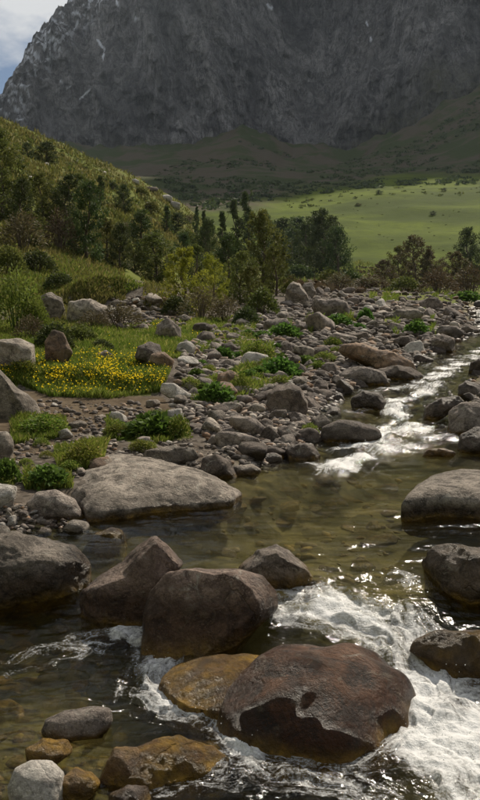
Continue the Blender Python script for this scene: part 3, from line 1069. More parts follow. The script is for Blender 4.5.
def dome(poly, hgt, label, mat, level=5, seed=1, rough=.05, power=2.3, lean=(0, 0), expo=1.0, octs=4, **wk):
    """a rounded stone rising out of the water: poly is its waterline in the photo, hgt its height in metres"""
    pts = hit_water([p[0] for p in poly], [p[1] for p in poly])
    cx, cy = pts[:, :2].mean(0)
    zb = float(water_level(cx, cy))
    R_ = outline_radius([tuple(p) for p in pts[:, :2]], cx, cy)
    v, f = ico(level)
    n0 = np.random.default_rng(seed).normal(size=3) * 20
    th = np.arctan2(v[:, 1], v[:, 0])
    rho = np.hypot(v[:, 0], v[:, 1])
    rim = R_(th)
    up = (1 - np.clip(rho, 0, 1) ** power) ** expo
    grow = np.where(v[:, 2] < 0, 1 + .30 * np.clip(-v[:, 2] * 1.6, 0, 1), 1.0)
    x = cx + rim * np.cos(th) * rho * grow + lean[0] * up * (v[:, 2] > 0)
    y = cy + rim * np.sin(th) * rho * grow + lean[1] * up * (v[:, 2] > 0)
    z = np.where(v[:, 2] >= 0, zb + hgt * up, zb - .22 * np.abs(v[:, 2]) ** .7)
    V = np.stack([x, y, z], -1)
    sz = float(np.mean(rim))
    q = V / sz
    dn = rough * fbm(q * 1.6 + n0, octs) + (rough * .32 * ridged(q * np.array([1.2, 2.2, 1.6]) + n0, 3) - rough * .2 if octs > 2 else 0)
    nn = np.stack([v[:, 0] * .6, v[:, 1] * .6, v[:, 2] + .2], -1)
    nn /= np.linalg.norm(nn, axis=1)[:, None]
    V = V + nn * (dn * sz)[:, None]
    org = np.array([cx, cy, float(height(cx, cy))])
    me = mesh_np('boulder', V - org, f)
    wet_attrs(me, V, **wk)
    o = obj('boulder', me, MAT[mat], label=label, category='boulder', group='boulders in and along the stream')
    o.location = org
    xs, ys = [p[0] for p in poly], [p[1] for p in poly]
    BOULDERS.append((o, (min(xs) + max(xs)) / 2, (min(ys) + max(ys)) / 2 - 10, max(xs) - min(xs), max(ys) - min(ys), label))
    return o

# -- the large stones, one by one
slab([(82, 472), (92, 456), (118, 453), (150, 458), (185, 466), (222, 477), (242, 489), (228, 498), (190, 500), (150, 502), (118, 506), (88, 508), (78, 492)], 511,
     'broad flat grey slab sloping into the left of the pool', 'rock_grey', 6, 21, .028, 1.02, 3.2, .05, tilt=(-.06, .06), top=.09, dome=.9)
slab([(400, 498), (408, 488), (428, 474), (462, 466), (520, 470), (526, 488), (480, 496), (440, 494)], 521,
     'flat topped pale grey boulder standing in the right of the pool', 'rock_grey', 6, 22, .018, 1.03, 6, .10)
boulder([(418, 590), (420, 568), (432, 553), (455, 548), (500, 550), (540, 560), (545, 600), (480, 606), (440, 600)], 'wet dark boulder cut by the frame below the flat topped one', 'rock_dark', 598, .8, 5, 31, cuts=8, cut=(.6, .88),
        on='water', allwet=.85, algae=.1, extra=[((0, -.3, 1), .78)])
boulder([(144, 640), (146, 612), (153, 590), (168, 574), (200, 570), (240, 572), (262, 578), (276, 594), (276, 610), (262, 622), (235, 634), (205, 646), (165, 648)],
        'big smooth dark boulder with pale top edge between the two chutes', 'rock_brown', 646, .8, 6, 32, on='water', cuts=4, rough=.025, band=.26, alg_h=.07, cut=(.86, 1), power=2.6, extra=[((-.35, -1, .25), .62), ((.1, -.1, 1), .86)])
boulder([(84, 618), (84, 590), (98, 577), (122, 562), (140, 546), (156, 539), (170, 547), (186, 566), (172, 580), (160, 600), (150, 620), (120, 626), (95, 626)],
        'angular grey brown boulder with pointed top left of the smooth dark one', 'rock_brown', 622, .8, 6, 33, on='water', cuts=5, rough=.035, band=.20, power=2.6, extra=[((-.25, -1, .1), .6), ((-.55, -.4, .8), .6)])
boulder([(84, 562), (86, 546), (96, 534), (112, 529), (125, 531), (128, 548), (118, 562), (104, 575), (88, 572)], 'dark angular stone wedged behind the pointed grey brown boulder', 'rock_dark', 573, .9, 5, 34, cuts=5, allwet=.35, extra=[((-.5, -1, 0), .55)])
boulder([(-60, 600), (-60, 536), (-20, 530), (20, 532), (50, 543), (72, 550), (84, 566), (86, 584), (78, 600), (40, 606), (0, 606)],
        'large rounded grey boulder at the left edge of the stream', 'rock_grey', 604, .75, 6, 35, on='water', cuts=9, cut=(.58, .88), rough=.045, band=.20, alg_h=.06, power=2.6, extra=[((0, -1, -.1), .72)])
boulder([(236, 580), (240, 566), (258, 550), (276, 542), (292, 547), (304, 562), (316, 576), (312, 588), (280, 590), (250, 588)], 'dark pointed boulder with golden wet flank at the lip of the pool', 'rock_dark', 588, .9, 5, 36, on='water', cuts=8, cut=(.6, .9), rough=.04, band=.06, alg_h=.09, allwet=.3)
dome([(222, 722), (236, 742), (270, 756), (320, 760), (372, 750), (404, 728), (414, 700), (398, 675), (362, 659), (300, 653), (246, 664), (222, 692)], .225,
     'huge wet red brown boulder in the middle of the foreground', 'rock_red', 6, 37, .10, 2.1, (.03, .05), expo=.56, octs=2, band=.2, alg_h=.05, allwet=1.0)
dome([(160, 692), (172, 672), (205, 660), (250, 652), (300, 652), (290, 690), (255, 716), (225, 722), (185, 712)], .10,
     'golden algae covered rock left of the huge red brown boulder', 'rock_rust', 5, 38, .06, 2.2, band=.2, algae=1.0, allwet=.9)
boulder([(415, 660), (422, 648), (442, 638), (480, 634), (540, 640), (540, 680), (490, 684), (450, 676), (428, 664)], 'dark mossy wet rock beside the white fall at the right', 'rock_dark', 676, .8, 5, 39, on='water', cuts=5, allwet=1.0, algae=.35)
boulder([(44, 728), (48, 718), (66, 712), (92, 710), (108, 713), (110, 724), (100, 734), (70, 738), (52, 736)], 'oblong mauve stone lying in the shallow foreground water', 'rock_mauve', 737, .8, 5, 40, on='water', cuts=3, cut=(.9, 1.0), rough=.025, band=.02, name='stone')
boulder([(14, 800), (12, 784), (18, 770), (32, 765), (50, 767), (61, 778), (62, 796), (56, 806), (30, 808)], 'smooth white stone at the bottom left corner', 'rock_pale', 806, .9, 5, 41, on='water', cuts=2, cut=(.9, 1.0), rough=.02, band=.01, name='stone')
boulder([(60, 794), (62, 780), (76, 771), (92, 774), (98, 786), (90, 796), (72, 800)], 'small wet golden stone right of the smooth white one', 'rock_rust', 798, .9, 5, 42, on='water', cuts=3, allwet=1, algae=1, name='stone')
dome([(112, 782), (118, 764), (150, 748), (190, 738), (220, 742), (226, 756), (205, 772), (165, 786), (130, 792)], .085,
     'wet golden algae covered rock below the left chute', 'rock_rust', 5, 43, .09, 2.2, band=.2, algae=1.0, allwet=1.0)
boulder([(108, 806), (112, 794), (128, 788), (146, 790), (150, 802), (140, 810)], 'small grey wet stone at the bottom edge', 'rock_mauve', 806, .8, 4, 44, on='water', cuts=3, allwet=.3, name='stone')
boulder([(98, 780), (104, 760), (116, 750), (136, 752), (146, 768), (138, 782), (116, 786)], 'wet brown stone left of the golden rock', 'rock_rust', 784, .8, 4, 45, on='water', allwet=1, algae=.8, name='stone')
boulder([(28, 748), (44, 740), (66, 744), (74, 756), (50, 764), (32, 760)], 'low golden stone just under water behind the white one', 'rock_rust', 764, .9, 4, 46, on='water', allwet=1, algae=.9, name='stone')
boulder([(28, 518), (28, 502), (38, 492), (56, 490), (74, 500), (84, 512), (78, 518), (50, 519)], 'smooth oval brown boulder left of the flat slab', 'rock_mauve', 518, .8, 5, 47, cuts=2, cut=(.9, 1.0), rough=.02, power=2.4)
boulder([(70, 508), (71, 492), (78, 486), (87, 490), (88, 502), (82, 512), (74, 513)], 'small upright pale stone leaning on the flat slab', 'rock_grey', 513, .9, 4, 48, cuts=2, rough=.02, name='stone')
boulder([(-30, 414), (-30, 360), (-5, 364), (14, 384), (34, 402), (48, 418), (30, 424), (0, 416)], 'steep tan boulder with sunlit slanting face at the left edge', 'rock_grey', 418, .9, 5, 49, cuts=4, rough=.03, power=2.6, extra=[((.6, -.3, .7), .7), ((-.3, -1, 0), .6)])
boulder([(-12, 366), (-12, 346), (0, 340), (20, 339), (33, 346), (34, 360), (24, 368), (0, 368)], 'rounded speckled grey boulder above the steep tan one', 'rock_grey', 368, .9, 5, 50, cuts=3, rough=.03)
boulder([(-16, 460), (-14, 440), (-4, 430), (8, 431), (13, 444), (12, 456)], 'grey stone at the left edge below the flower patch', 'rock_grey', 460, .9, 4, 51, name='stone', cuts=3)
boulder([(-20, 506), (-20, 488), (0, 484), (16, 488), (14, 500), (6, 510)], 'pale flat stone at the left edge above the gravel shelf', 'rock_pale', 508, .9, 4, 52, name='stone', cuts=3)
boulder([(160, 392), (162, 383), (174, 383), (190, 394), (189, 401), (178, 400)], 'long pale stone lying slanted right of the flower terrace', 'rock_pale', 401, .7, 4, 53, name='stone', cuts=3, rough=.03)
boulder([(166, 417), (168, 410), (182, 408), (184, 418), (176, 422)], 'short pale stone below the long slanted pale one', 'rock_pale', 421, .9, 4, 54, name='stone', cuts=3)
boulder([(140, 460), (146, 450), (170, 446), (196, 448), (206, 456), (196, 462), (160, 464)], 'low grey ledge stone behind the flat slab', 'rock_grey', 464, .6, 5, 55, cuts=4, rough=.04)
boulder([(200, 470), (203, 458), (216, 454), (230, 460), (240, 474), (228, 480), (208, 476)], 'greenish rounded stone touching the flat slab', 'rock_dark', 479, .8, 4, 56, name='stone', cuts=3)
boulder([(266, 404), (265, 392), (274, 384), (288, 382), (302, 388), (310, 402), (304, 412), (284, 414), (270, 410)], 'big dark rounded boulder in the middle of the gravel bar', 'rock_dark', 413, .9, 5, 57, cuts=4, rough=.035)
boulder([(228, 424), (228, 414), (240, 414), (256, 420), (266, 428), (264, 436), (246, 434)], 'long dark stone slanting below the big dark boulder', 'rock_mauve', 436, .7, 4, 58, name='stone', cuts=4)
boulder([(214, 438), (218, 432), (236, 432), (258, 438), (264, 446), (240, 448), (220, 446)], 'low brown slab stone under the long slanting one', 'rock_mauve', 448, .7, 4, 59, name='stone', cuts=4)
boulder([(276, 438), (276, 428), (288, 426), (300, 434), (298, 440), (284, 442)], 'rounded brown stone between the gravel and the pool edge', 'rock_dark', 442, .9, 4, 60, name='stone')
boulder([(284, 464), (286, 450), (298, 442), (312, 444), (320, 456), (318, 466), (300, 470)], 'dark wet boulder at the upper left rim of the pool', 'rock_dark', 468, .9, 5, 61, cuts=4, allwet=.5)
boulder([(262, 456), (264, 448), (276, 447), (286, 451), (284, 457), (272, 459)], 'small dark oval stone left of the wet rim boulder', 'rock_dark', 459, .9, 4, 62, name='stone', cuts=2)
boulder([(230, 474), (234, 466), (252, 464), (262, 470), (254, 478), (240, 479)], 'low grey stone at the pool edge beside the slab tip', 'rock_grey', 479, .8, 4, 63, name='stone', cuts=3)
boulder([(320, 440), (322, 428), (338, 420), (360, 421), (378, 428), (382, 436), (368, 442), (340, 443)], 'smooth brown boulder splitting the white riffle', 'rock_mauve', 442, .8, 5, 64, cuts=3, rough=.025, on='water', band=.05)
boulder([(310, 428), (312, 418), (322, 414), (330, 420), (328, 432), (316, 434)], 'grey stone behind the smooth brown riffle boulder', 'rock_grey', 433, .9, 4, 65, name='stone')
boulder([(350, 408), (352, 398), (364, 391), (380, 393), (390, 402), (386, 410), (368, 411)], 'dark wet angular boulder above the riffle', 'rock_dark', 410, .9, 5, 66, on='water', allwet=.6, cuts=6)
boulder([(420, 418), (424, 408), (442, 398), (456, 396), (464, 402), (450, 412), (432, 420)], 'dark wedge shaped boulder leaning in the riffle', 'rock_dark', 419, .7, 5, 67, on='water', allwet=.8, cuts=5)
boulder([(447, 432), (449, 414), (462, 404), (484, 402), (510, 410), (510, 432), (470, 436)], 'brown rounded boulder at the right edge by the riffle', 'rock_mauve', 434, .9, 5, 68, on='water', cuts=4, band=.04)
boulder([(458, 452), (462, 436), (476, 428), (510, 428), (512, 452), (480, 454)], 'dark wet boulder in front of the brown one at the right edge', 'rock_dark', 453, .9, 5, 69, on='water', allwet=.7)
boulder([(422, 456), (428, 450), (444, 448), (456, 452), (450, 457)], 'low wet stone breaking the water in the riffle tail', 'rock_rust', 457, .9, 4, 70, on='water', allwet=.9, algae=.4, name='stone')
boulder([(337, 352), (345, 345), (368, 344), (392, 352), (412, 362), (420, 372), (404, 372), (380, 366), (352, 360)], 'long orange streaked slab lying along the gravel bar', 'rock_rust', 371, .6, 5, 71, cuts=5, rough=.04)
boulder([(336, 384), (338, 374), (352, 367), (370, 366), (384, 372), (390, 382), (376, 386), (352, 386)], 'rounded brown boulder below the orange streaked slab', 'rock_mauve', 386, .8, 5, 72, cuts=4, rough=.03)
boulder([(366, 382), (370, 372), (388, 366), (412, 366), (424, 374), (422, 380), (400, 383), (380, 384)], 'dark smooth boulder at the water beside the brown one', 'rock_dark', 384, .8, 5, 73, cuts=4, rough=.03)
boulder([(430, 350), (432, 340), (442, 334), (454, 338), (456, 350), (444, 355)], 'dark round boulder on the far bank of the riffle', 'rock_dark', 354, .9, 5, 74, cuts=4)
boulder([(436, 334), (440, 326), (456, 326), (464, 334), (454, 338)], 'grey stone above the dark round far bank boulder', 'rock_mauve', 338, .9, 4, 75, name='stone')
boulder([(460, 347), (466, 342), (490, 342), (505, 346), (490, 350), (468, 350)], 'pale flat stone on the far bank at the right edge', 'rock_grey', 351, .8, 4, 76, name='stone')
boulder([(310, 306), (314, 299), (332, 297), (348, 302), (350, 314), (336, 318), (318, 316)], 'large brown boulder near the head of the gravel bar', 'rock_mauve', 317, .8, 5, 77, cuts=5)
boulder([(284, 302), (287, 288), (293, 281), (300, 282), (306, 292), (312, 304), (300, 306)], 'tall pale broken rock beside the olive thicket', 'rock_grey', 306, .8, 5, 78, cuts=8, cut=(.6, .9), power=2.6)
boulder([(300, 291), (304, 283), (312, 282), (316, 292), (310, 298)], 'small pale rock behind the tall broken one', 'rock_grey', 298, .9, 4, 79, name='stone', cuts=6)
boulder([(390, 316), (396, 310), (416, 309), (424, 314), (416, 320), (396, 320)], 'broad grey stone in the upper gravel bar', 'rock_grey', 320, .8, 4, 80, name='stone', cuts=4)
boulder([(218, 352), (222, 344), (232, 342), (240, 348), (238, 355), (226, 356)], 'dark rounded stone left of the mossy hummock', 'rock_dark', 355, .9, 4, 81, name='stone')
boulder([(292, 352), (294, 346), (304, 344), (314, 349), (313, 357), (300, 359)], 'grey angular stone right of the mossy hummock', 'rock_grey', 358, .9, 4, 82, name='stone', cuts=5)
boulder([(216, 384), (218, 374), (228, 369), (238, 374), (240, 384), (228, 388)], 'brown stone with rusty side in the upper grass strip', 'rock_rust', 387, .9, 4, 83, name='stone', cuts=5)
boulder([(135, 358), (138, 347), (150, 342), (160, 345), (162, 354), (176, 362), (174, 367), (150, 364)], 'pinkish brown boulder behind the flower terrace', 'rock_mauve', 365, .8, 5, 84, cuts=6)
boulder([(146, 362), (150, 353), (164, 352), (174, 360), (172, 367), (156, 367)], 'low brown boulder in front of the pinkish one', 'rock_rust', 368, .8, 4, 85, name='stone', cuts=4)
boulder([(96, 362), (98, 353), (106, 350), (113, 355), (112, 362)], 'dark stone in the grass behind the flowers', 'rock_grey', 362, .9, 4, 86, name='stone')
boulder([(66, 318), (70, 302), (90, 299), (106, 306), (110, 318), (96, 324), (76, 322)], 'broad tan rock ledge under the grassy slope', 'rock_grey', 324, .7, 5, 87, cuts=7, cut=(.65, .95), power=2.6)
boulder([(40, 316), (42, 296), (52, 292), (62, 298), (64, 310), (56, 318)], 'tan rock outcrop left of the broad ledge', 'rock_grey', 320, .8, 5, 88, cuts=7, cut=(.65, .95), power=2.6)
boulder([(46, 364), (46, 342), (54, 330), (64, 334), (72, 352), (66, 364)], 'reddish brown rock among bushes left of the flowers', 'rock_rust', 366, .8, 4, 89, cuts=6)
boulder([(152, 336), (156, 324), (168, 318), (180, 326), (182, 335), (166, 339)], 'brown broken rock at the end of the stony bank', 'rock_mauve', 338, .8, 4, 90, cuts=8)
boulder([(192, 330), (194, 324), (206, 322), (214, 326), (212, 332), (200, 333)], 'flat dark stone at the edge of the thicket', 'rock_dark', 333, .8, 4, 91, name='stone')

for (cx, cy, w, h, lb, mt) in [(437, 374, 22, 14, 'dark boulder in the channel above the wedge shaped one', 'rock_dark'), (468, 388, 26, 17, 'brown boulder at the right of the upper riffle', 'rock_mauve'), (481, 366, 24, 16, 'dark boulder cut by the right edge beside the upper riffle', 'rock_dark'),
                               (454, 359, 18, 11, 'low dark stone parting the uppermost riffle', 'rock_dark'), (409, 391, 16, 9, 'small dark stone in the middle of the upper riffle', 'rock_dark'), (470, 330, 20, 11, 'dark angular stone on the far right bank', 'rock_dark'),
                               (404, 342, 24, 12, 'dark angular stone above the end of the orange streaked slab', 'rock_dark'), (330, 368, 22, 12, 'dark angular stone below the start of the orange streaked slab', 'rock_dark'), (300, 326, 20, 10, 'brown angular stone under the tall broken rock', 'rock_mauve'),
                               (360, 336, 26, 10, 'flat dark stone above the orange streaked slab', 'rock_dark'), (430, 304, 26, 12, 'dark stone at the far right of the upper bar', 'rock_dark')]:
    pts = [(cx - w * .5, cy + h * .3), (cx - w * .42, cy - h * .2), (cx - w * .1, cy - h * .5), (cx + w * .28, cy - h * .42), (cx + w * .5, cy), (cx + w * .45, cy + h * .42), (cx, cy + h * .5)]
    boulder(pts, lb, mt, cy + h * .5, .85, 4, int(cx * 7 + cy), cuts=7, cut=(.55, .88), allwet=.5 if 'riffle' in lb or 'channel' in lb else 0.0, name='boulder')

# -- smaller stones: single things for the larger, one mass for the countless rest
GRAVEL = [[(186, 344), (240, 318), (300, 302), (330, 287), (480, 296), (600, 300), (600, 345), (480, 334), (440, 352), (405, 378), (345, 396), (326, 430), (312, 462), (255, 476), (232, 456), (196, 432), (172, 404), (180, 362)]]
SHELF = [[(-60, 500), (30, 506), (60, 520), (112, 508), (110, 524), (90, 536), (40, 540), (-60, 534)]]
EARTH = [[(105, 440), (215, 446), (250, 478), (180, 470), (130, 462), (75, 480), (60, 470)], [(30, 400), (160, 404), (172, 425), (110, 440), (60, 446), (0, 474), (-60, 474), (-60, 444), (40, 440)]]
LEDGE = [[(110, 300), (185, 292), (196, 312), (180, 332), (110, 330)]]
RIFFLE = [[(345, 400), (405, 376), (450, 350), (520, 330), (560, 330), (560, 440), (450, 440), (440, 425), (410, 430), (385, 418)]]
PROTO = []
for k in range(14):
    v, f = rock_shape(3, 100 + k, cuts=8 + k % 7, rough=.10, cut_lo=.48, cut_hi=.86)
    PROTO.append(mesh_np('stone', v, f))
    z = np.zeros(len(v))
    attr(PROTO[-1], 'wet', z)
    attr(PROTO[-1], 'algae', z)
PROTO_M = {}
def proto(k, mat):
    if (k, mat) not in PROTO_M:
        m = PROTO[k].copy()
        m.materials.append(MAT[mat])
        PROTO_M[(k, mat)] = m
    return PROTO_M[(k, mat)]

def sample_px(polys, n, rg):
    xs, ys = [], []
    bb = [(min(p[0] for p in q), max(p[0] for p in q), min(p[1] for p in q), max(p[1] for p in q)) for q in polys]
    ar = np.array([(b[1] - b[0]) * (b[3] - b[2]) for b in bb])
    while len(xs) < n:
        k = rg.choice(len(polys), p=ar / ar.sum())
        b = bb[k]
        x, y = rg.uniform(b[0], b[1], 400), rg.uniform(b[2], b[3], 400)
        m = in_poly(x, y, polys[k])
        xs += list(x[m][:80])
        ys += list(y[m][:80])
    o = rg.permutation(len(xs))[:n]
    return np.array(xs)[o], np.array(ys)[o]

CUTS = (' in ', ' at ', ' left ', ' right ', ' behind ', ' lying', ' standing', ' with ', ' beside ', ' between ', ' below ', ' above ', ' wedged', ' sloping', ' cut ', ' near ', ' leaning', ' on ', ' among ',
        ' splitting', ' slanting', ' touching', ' under ', ' breaking', ' just ')
def short(label):
    i = min([label.find(c) for c in CUTS if c in label] + [len(label)])
    return label[:i]
_seen = {}
LAND = []
for (o, bx, by, w, h, lb) in BOULDERS:
    s = short(lb)
    _seen[s] = _seen.get(s, 0) + 1
    LAND.append((bx, by, w, h, s))
LAND = [q for q in LAND if _seen[q[4]] == 1 and -5 < q[0] < 485]
ORD = ['nearest', 'second', 'third', 'fourth', 'fifth', 'sixth', 'seventh', 'eighth', 'ninth', 'tenth', 'eleventh', 'twelfth', 'thirteenth', 'fourteenth', 'fifteenth', 'sixteenth', 'seventeenth', 'eighteenth', 'nineteenth', 'twentieth']
TONE = {'rock_grey': 'grey', 'rock_dark': 'dark brown', 'rock_pale': 'pale', 'rock_rust': 'rusty brown', 'rock_mauve': 'grey brown'}

def label_set(items, noun):
    """items: (object, px, py, tone); words each by tone and its place beside a large stone"""
    buckets = {}
    for o, px, py, tone in items:
        d = [math.hypot((px - l[0]) / (1 + l[2] / 80), (py - l[1]) * 1.3 / (1 + l[3] / 80)) for l in LAND]
        k = int(np.argmin(d))
        l = LAND[k]
        dx, dy = px - l[0], (py - l[1]) * 1.2
        side = ('right of' if dx > 0 else 'left of') if abs(dx) > abs(dy) else ('in front of' if dy > 0 else 'behind')
        buckets.setdefault((k, side, tone), []).append((d[k], o))
    for (k, side, tone), ls in buckets.items():
        ls.sort(key=lambda q: q[0])
        for i, (_, o) in enumerate(ls):
            if len(ls) == 1:
                o['label'] = f'{tone} {noun} {side} the {LAND[k][4]}'
            else:
                w = ORD[i] if i < len(ORD) else ORD[-1]
                o['label'] = f'{tone} {noun} {w} {side} the {LAND[k][4]}'

taken = [(q[1], q[2], .5 * q[3], .5 * q[4]) for q in BOULDERS]
def scatter_single(polys, n, smin, smax, noun, group, mats, wts, seed, wet=0.0, alg=0.0, under=False, tries=9000, name='stone', cpow=2.2, gap=.8, flat=(.45, .8)):
    rg = np.random.default_rng(seed)
    xs, ys = sample_px(polys, tries, rg)
    P, ok = hit(xs, ys)
    items, cnt = [], 0
    for i in range(tries):
        if cnt >= n:
            break
        if not ok[i] or not -8 < xs[i] < 488 or ys[i] > 806:
            continue
        dist = np.linalg.norm(P[i] - (0, 0, CAMZ))
        w = smin + (smax - smin) * rg.random() ** cpow
        wpx = w / dist * FPX
        if wpx < 5.0 or wpx > 46:
            continue
        hpx = wpx * .6
        if any(abs(xs[i] - t[0]) < (t[2] + wpx * .5) * gap and abs(ys[i] - t[1]) < (t[3] + hpx * .5) * gap for t in taken):
            continue
        taken.append((xs[i], ys[i], wpx / 2, hpx / 2))
        mat = rg.choice(mats, p=wts)
        o = obj(name, proto(int(rg.integers(len(PROTO))), mat))
        hz = w * .5 * rg.uniform(*flat)
        o.scale = (w * .5 * rg.uniform(.9, 1.15), w * .5 * rg.uniform(.6, 1.0), hz)
        o.rotation_euler = (rg.uniform(-.25, .25), rg.uniform(-.3, .3), rg.uniform(0, 6.28))
        z = P[i][2] + hz * (.35 if not under else .15)
        if under:
            top = float(water_level(P[i][0], P[i][1])) - .035
            z = min(z, top - hz)
        o.location = (P[i][0], P[i][1], z)
        o['category'] = name.replace('_', ' ')
        o['group'] = group
        sd = float(stream_dist(P[i][0], P[i][1]))
        o['wetness'] = float(max(wet, 0.7 if sd < .12 else 0.0))
        o['algal'] = float(alg * rg.uniform(.4, 1.0))
        items.append((o, xs[i], ys[i], TONE[mat]))
        cnt += 1
    label_set([q for q in items], noun)
    return items

M3 = ['rock_grey', 'rock_dark', 'rock_pale', 'rock_rust', 'rock_mauve']
scatter_single(GRAVEL, 255, .26, 1.15, 'cobble', 'cobbles of the gravel bar', M3, [.22, .36, .06, .11, .25], 301, gap=.54, cpow=1.7, name='cobble')
scatter_single(RIFFLE, 50, .25, .85, 'wet riffle stone', 'stones standing in the riffle', M3, [.15, .45, .0, .1, .30], 302, wet=.55)
scatter_single(SHELF, 26, .07, .26, 'shelf stone', 'stones of the gravel shelf', M3, [.4, .1, .3, .0, .2], 303, gap=.7)
scatter_single(EARTH, 26, .08, .30, 'stone on bare earth', 'stones on the bare earth bank', M3, [.45, .1, .3, .05, .1], 304)
scatter_single(LEDGE, 22, .35, .95, 'stone in the stony bank', 'stones of the stony bank under the slope', M3, [.5, .1, .15, .1, .15], 305, gap=.75)
BED_NEAR = [[(-20, 612), (130, 640), (240, 770), (400, 800), (470, 830), (-20, 830)]]
POOL = [[(120, 520), (250, 500), (330, 478), (400, 480), (400, 575), (320, 590), (230, 560), (180, 545)]]
scatter_single(BED_NEAR, 42, .12, .34, 'sunken golden stone', 'stones under the shallow foreground water', ['rock_rust', 'rock_dark', 'rock_mauve'], [.55, .2, .25], 306, name='sunken_stone', wet=.15, alg=1.3, under=True, gap=.75, flat=(.28, .45))
scatter_single(POOL, 24, .18, .5, 'sunken olive stone', 'stones under the water of the pool', ['rock_rust', 'rock_dark', 'rock_mauve'], [.45, .3, .25], 307, name='sunken_stone', wet=.15, alg=1.2, under=True, gap=.8, flat=(.25, .4))

def scatter_mass(name, polys, n, smin, smax, seed, mat, label, level=1, wet=None, alg=0.0, sunk=.3, minpx=1.6, maxpx=9, power=2.5):
    rg = np.random.default_rng(seed)
    xs, ys = sample_px(polys, n, rg)
    P, ok = hit(xs, ys)
    dist = np.linalg.norm(P - (0, 0, CAMZ), axis=1)
    w = smin + (smax - smin) * rg.random(n) ** power
    w = np.clip(w, minpx / FPX * dist, maxpx / FPX * dist)
    ok &= dist < 160
    P, w = P[ok], w[ok]
    n = len(P)
    shapes = [rock_shape(level, 500 + k, cuts=8, rough=.16, cut_lo=.5, cut_hi=.9)[0] for k in range(12)]
    f = ico(level)[1]
    nv = len(shapes[0])
    S = np.array(shapes)[rg.integers(12, size=n)]
    ang = rg.uniform(0, 6.28, n)
    c, s = np.cos(ang), np.sin(ang)
    sx, sy, sz_ = w * .5 * rg.uniform(.85, 1.2, n), w * .5 * rg.uniform(.6, 1, n), w * .5 * rg.uniform(.4, .8, n)
    x, y, z = S[..., 0] * sx[:, None], S[..., 1] * sy[:, None], S[..., 2] * sz_[:, None]
    tl = rg.uniform(-.35, .35, n)
    z = z + x * tl[:, None]
    V = np.stack([x * c[:, None] - y * s[:, None] + P[:, :1], x * s[:, None] + y * c[:, None] + P[:, 1:2], z + P[:, 2:3] + (sz_ * sunk)[:, None]], -1).reshape(-1, 3)
    F = (f[None] + (np.arange(n) * nv)[:, None, None]).reshape(-1, 3)
    me = mesh_np(name, V, F)
    sd = stream_dist(P[:, 0], P[:, 1])
    wetv = np.where(sd < .1, .8, 0.0) if wet is None else np.full(n, wet)
    attr(me, 'wet', np.repeat(wetv, nv))
    attr(me, 'algae', np.repeat(np.full(n, alg) * rg.uniform(.3, 1, n), nv))
    attr(me, 'tone', np.repeat(rg.random(n), nv))
    o = obj(name, me, MAT[mat], kind='stuff', label=label, category='stones')
    return o

def mixed_stone():
    """many small stones in one mesh, each with its own tone"""
    t = NT('mixed_cobbles')
    P = t.pos()
    tone = t.attr('tone')
    c = t.ramp(tone, [(0.0, (.07, .058, .05)), (.35, (.13, .108, .094)), (.62, (.22, .185, .155)), (.80, (.30, .262, .225)), (.9, (.27, .165, .10)), (1.0, (.52, .48, .42))])
    c = t.mix(t.ramp(t.noise(30, 5, .65, P), [(.38, .6), (.6, 0.0)]), c, t.mix(1.0, c, (.4, .38, .36), 'MULTIPLY'))
    wet = t.attr('wet')
    c = t.mix(wet, c, t.mix(1.0, c, (.36, .29, .23), 'MULTIPLY'))
    gold = t.mix(t.noise(18, 4, .6, P), (.15, .10, .02), (.46, .31, .07))
    c = t.mix(t.attr('algae'), c, gold)
    b = t.bsdf(c, t.math('SUBTRACT', .92, t.math('MULTIPLY', wet, .5)), t.bump(t.noise(40, 4, .6, P), .4, .02), .3)
    return t.done(b.outputs[0])
MAT['mixed'] = mixed_stone()
scatter_mass('gravel', GRAVEL, 6500, .05, .6, 401, 'mixed', 'countless small grey and brown cobbles covering the gravel bar', minpx=2.2, maxpx=12, power=2.0)
scatter_mass('gravel', SHELF, 420, .02, .14, 402, 'mixed', 'small pale pebbles filling the shelf at the left water edge', minpx=2)
scatter_mass('gravel', EARTH, 1500, .015, .13, 403, 'mixed', 'loose pebbles on the bare earth below the flowers', minpx=1.5)
scatter_mass('gravel', LEDGE, 420, .10, .5, 404, 'mixed', 'rubble of broken stones in the bank under the slope')
scatter_mass('gravel', RIFFLE, 420, .08, .45, 405, 'mixed', 'small wet cobbles lining the riffle')
scatter_mass('gravel', BED_NEAR + POOL, 420, .03, .16, 406, 'mixed', 'golden pebbles on the stream bed', wet=.1, alg=1.2, sunk=-.2, minpx=3, maxpx=22)

# ------------------------------------------------------------------ grass, flowers and leafy plants
def blades(P, hgt, wid, rg, lean=.5):
    """three-point blades, two triangles each"""
    n = len(P)
    a = rg.uniform(0, 6.28, n)
    dx, dy = np.cos(a), np.sin(a)
    b = rg.uniform(0, 6.28, n)
    ln = rg.uniform(.1, lean, n)
    lx, ly = np.cos(b) * ln * hgt, np.sin(b) * ln * hgt
    p0 = P + np.stack([-dx * wid, -dy * wid, -.02 * np.ones(n)], -1)
    p1 = P + np.stack([dx * wid, dy * wid, -.02 * np.ones(n)], -1)
    m = P + np.stack([lx * .35 + dx * wid * .6, ly * .35 + dy * wid * .6, hgt * .6], -1)
    t = P + np.stack([lx, ly, hgt], -1)
    V = np.stack([p0, p1, m, t], 1).reshape(-1, 3)
    k = np.arange(n)[:, None] * 4
    F = np.concatenate([k + np.array([[0, 1, 2]]), k + np.array([[0, 2, 3]])], 0)
    return V, F

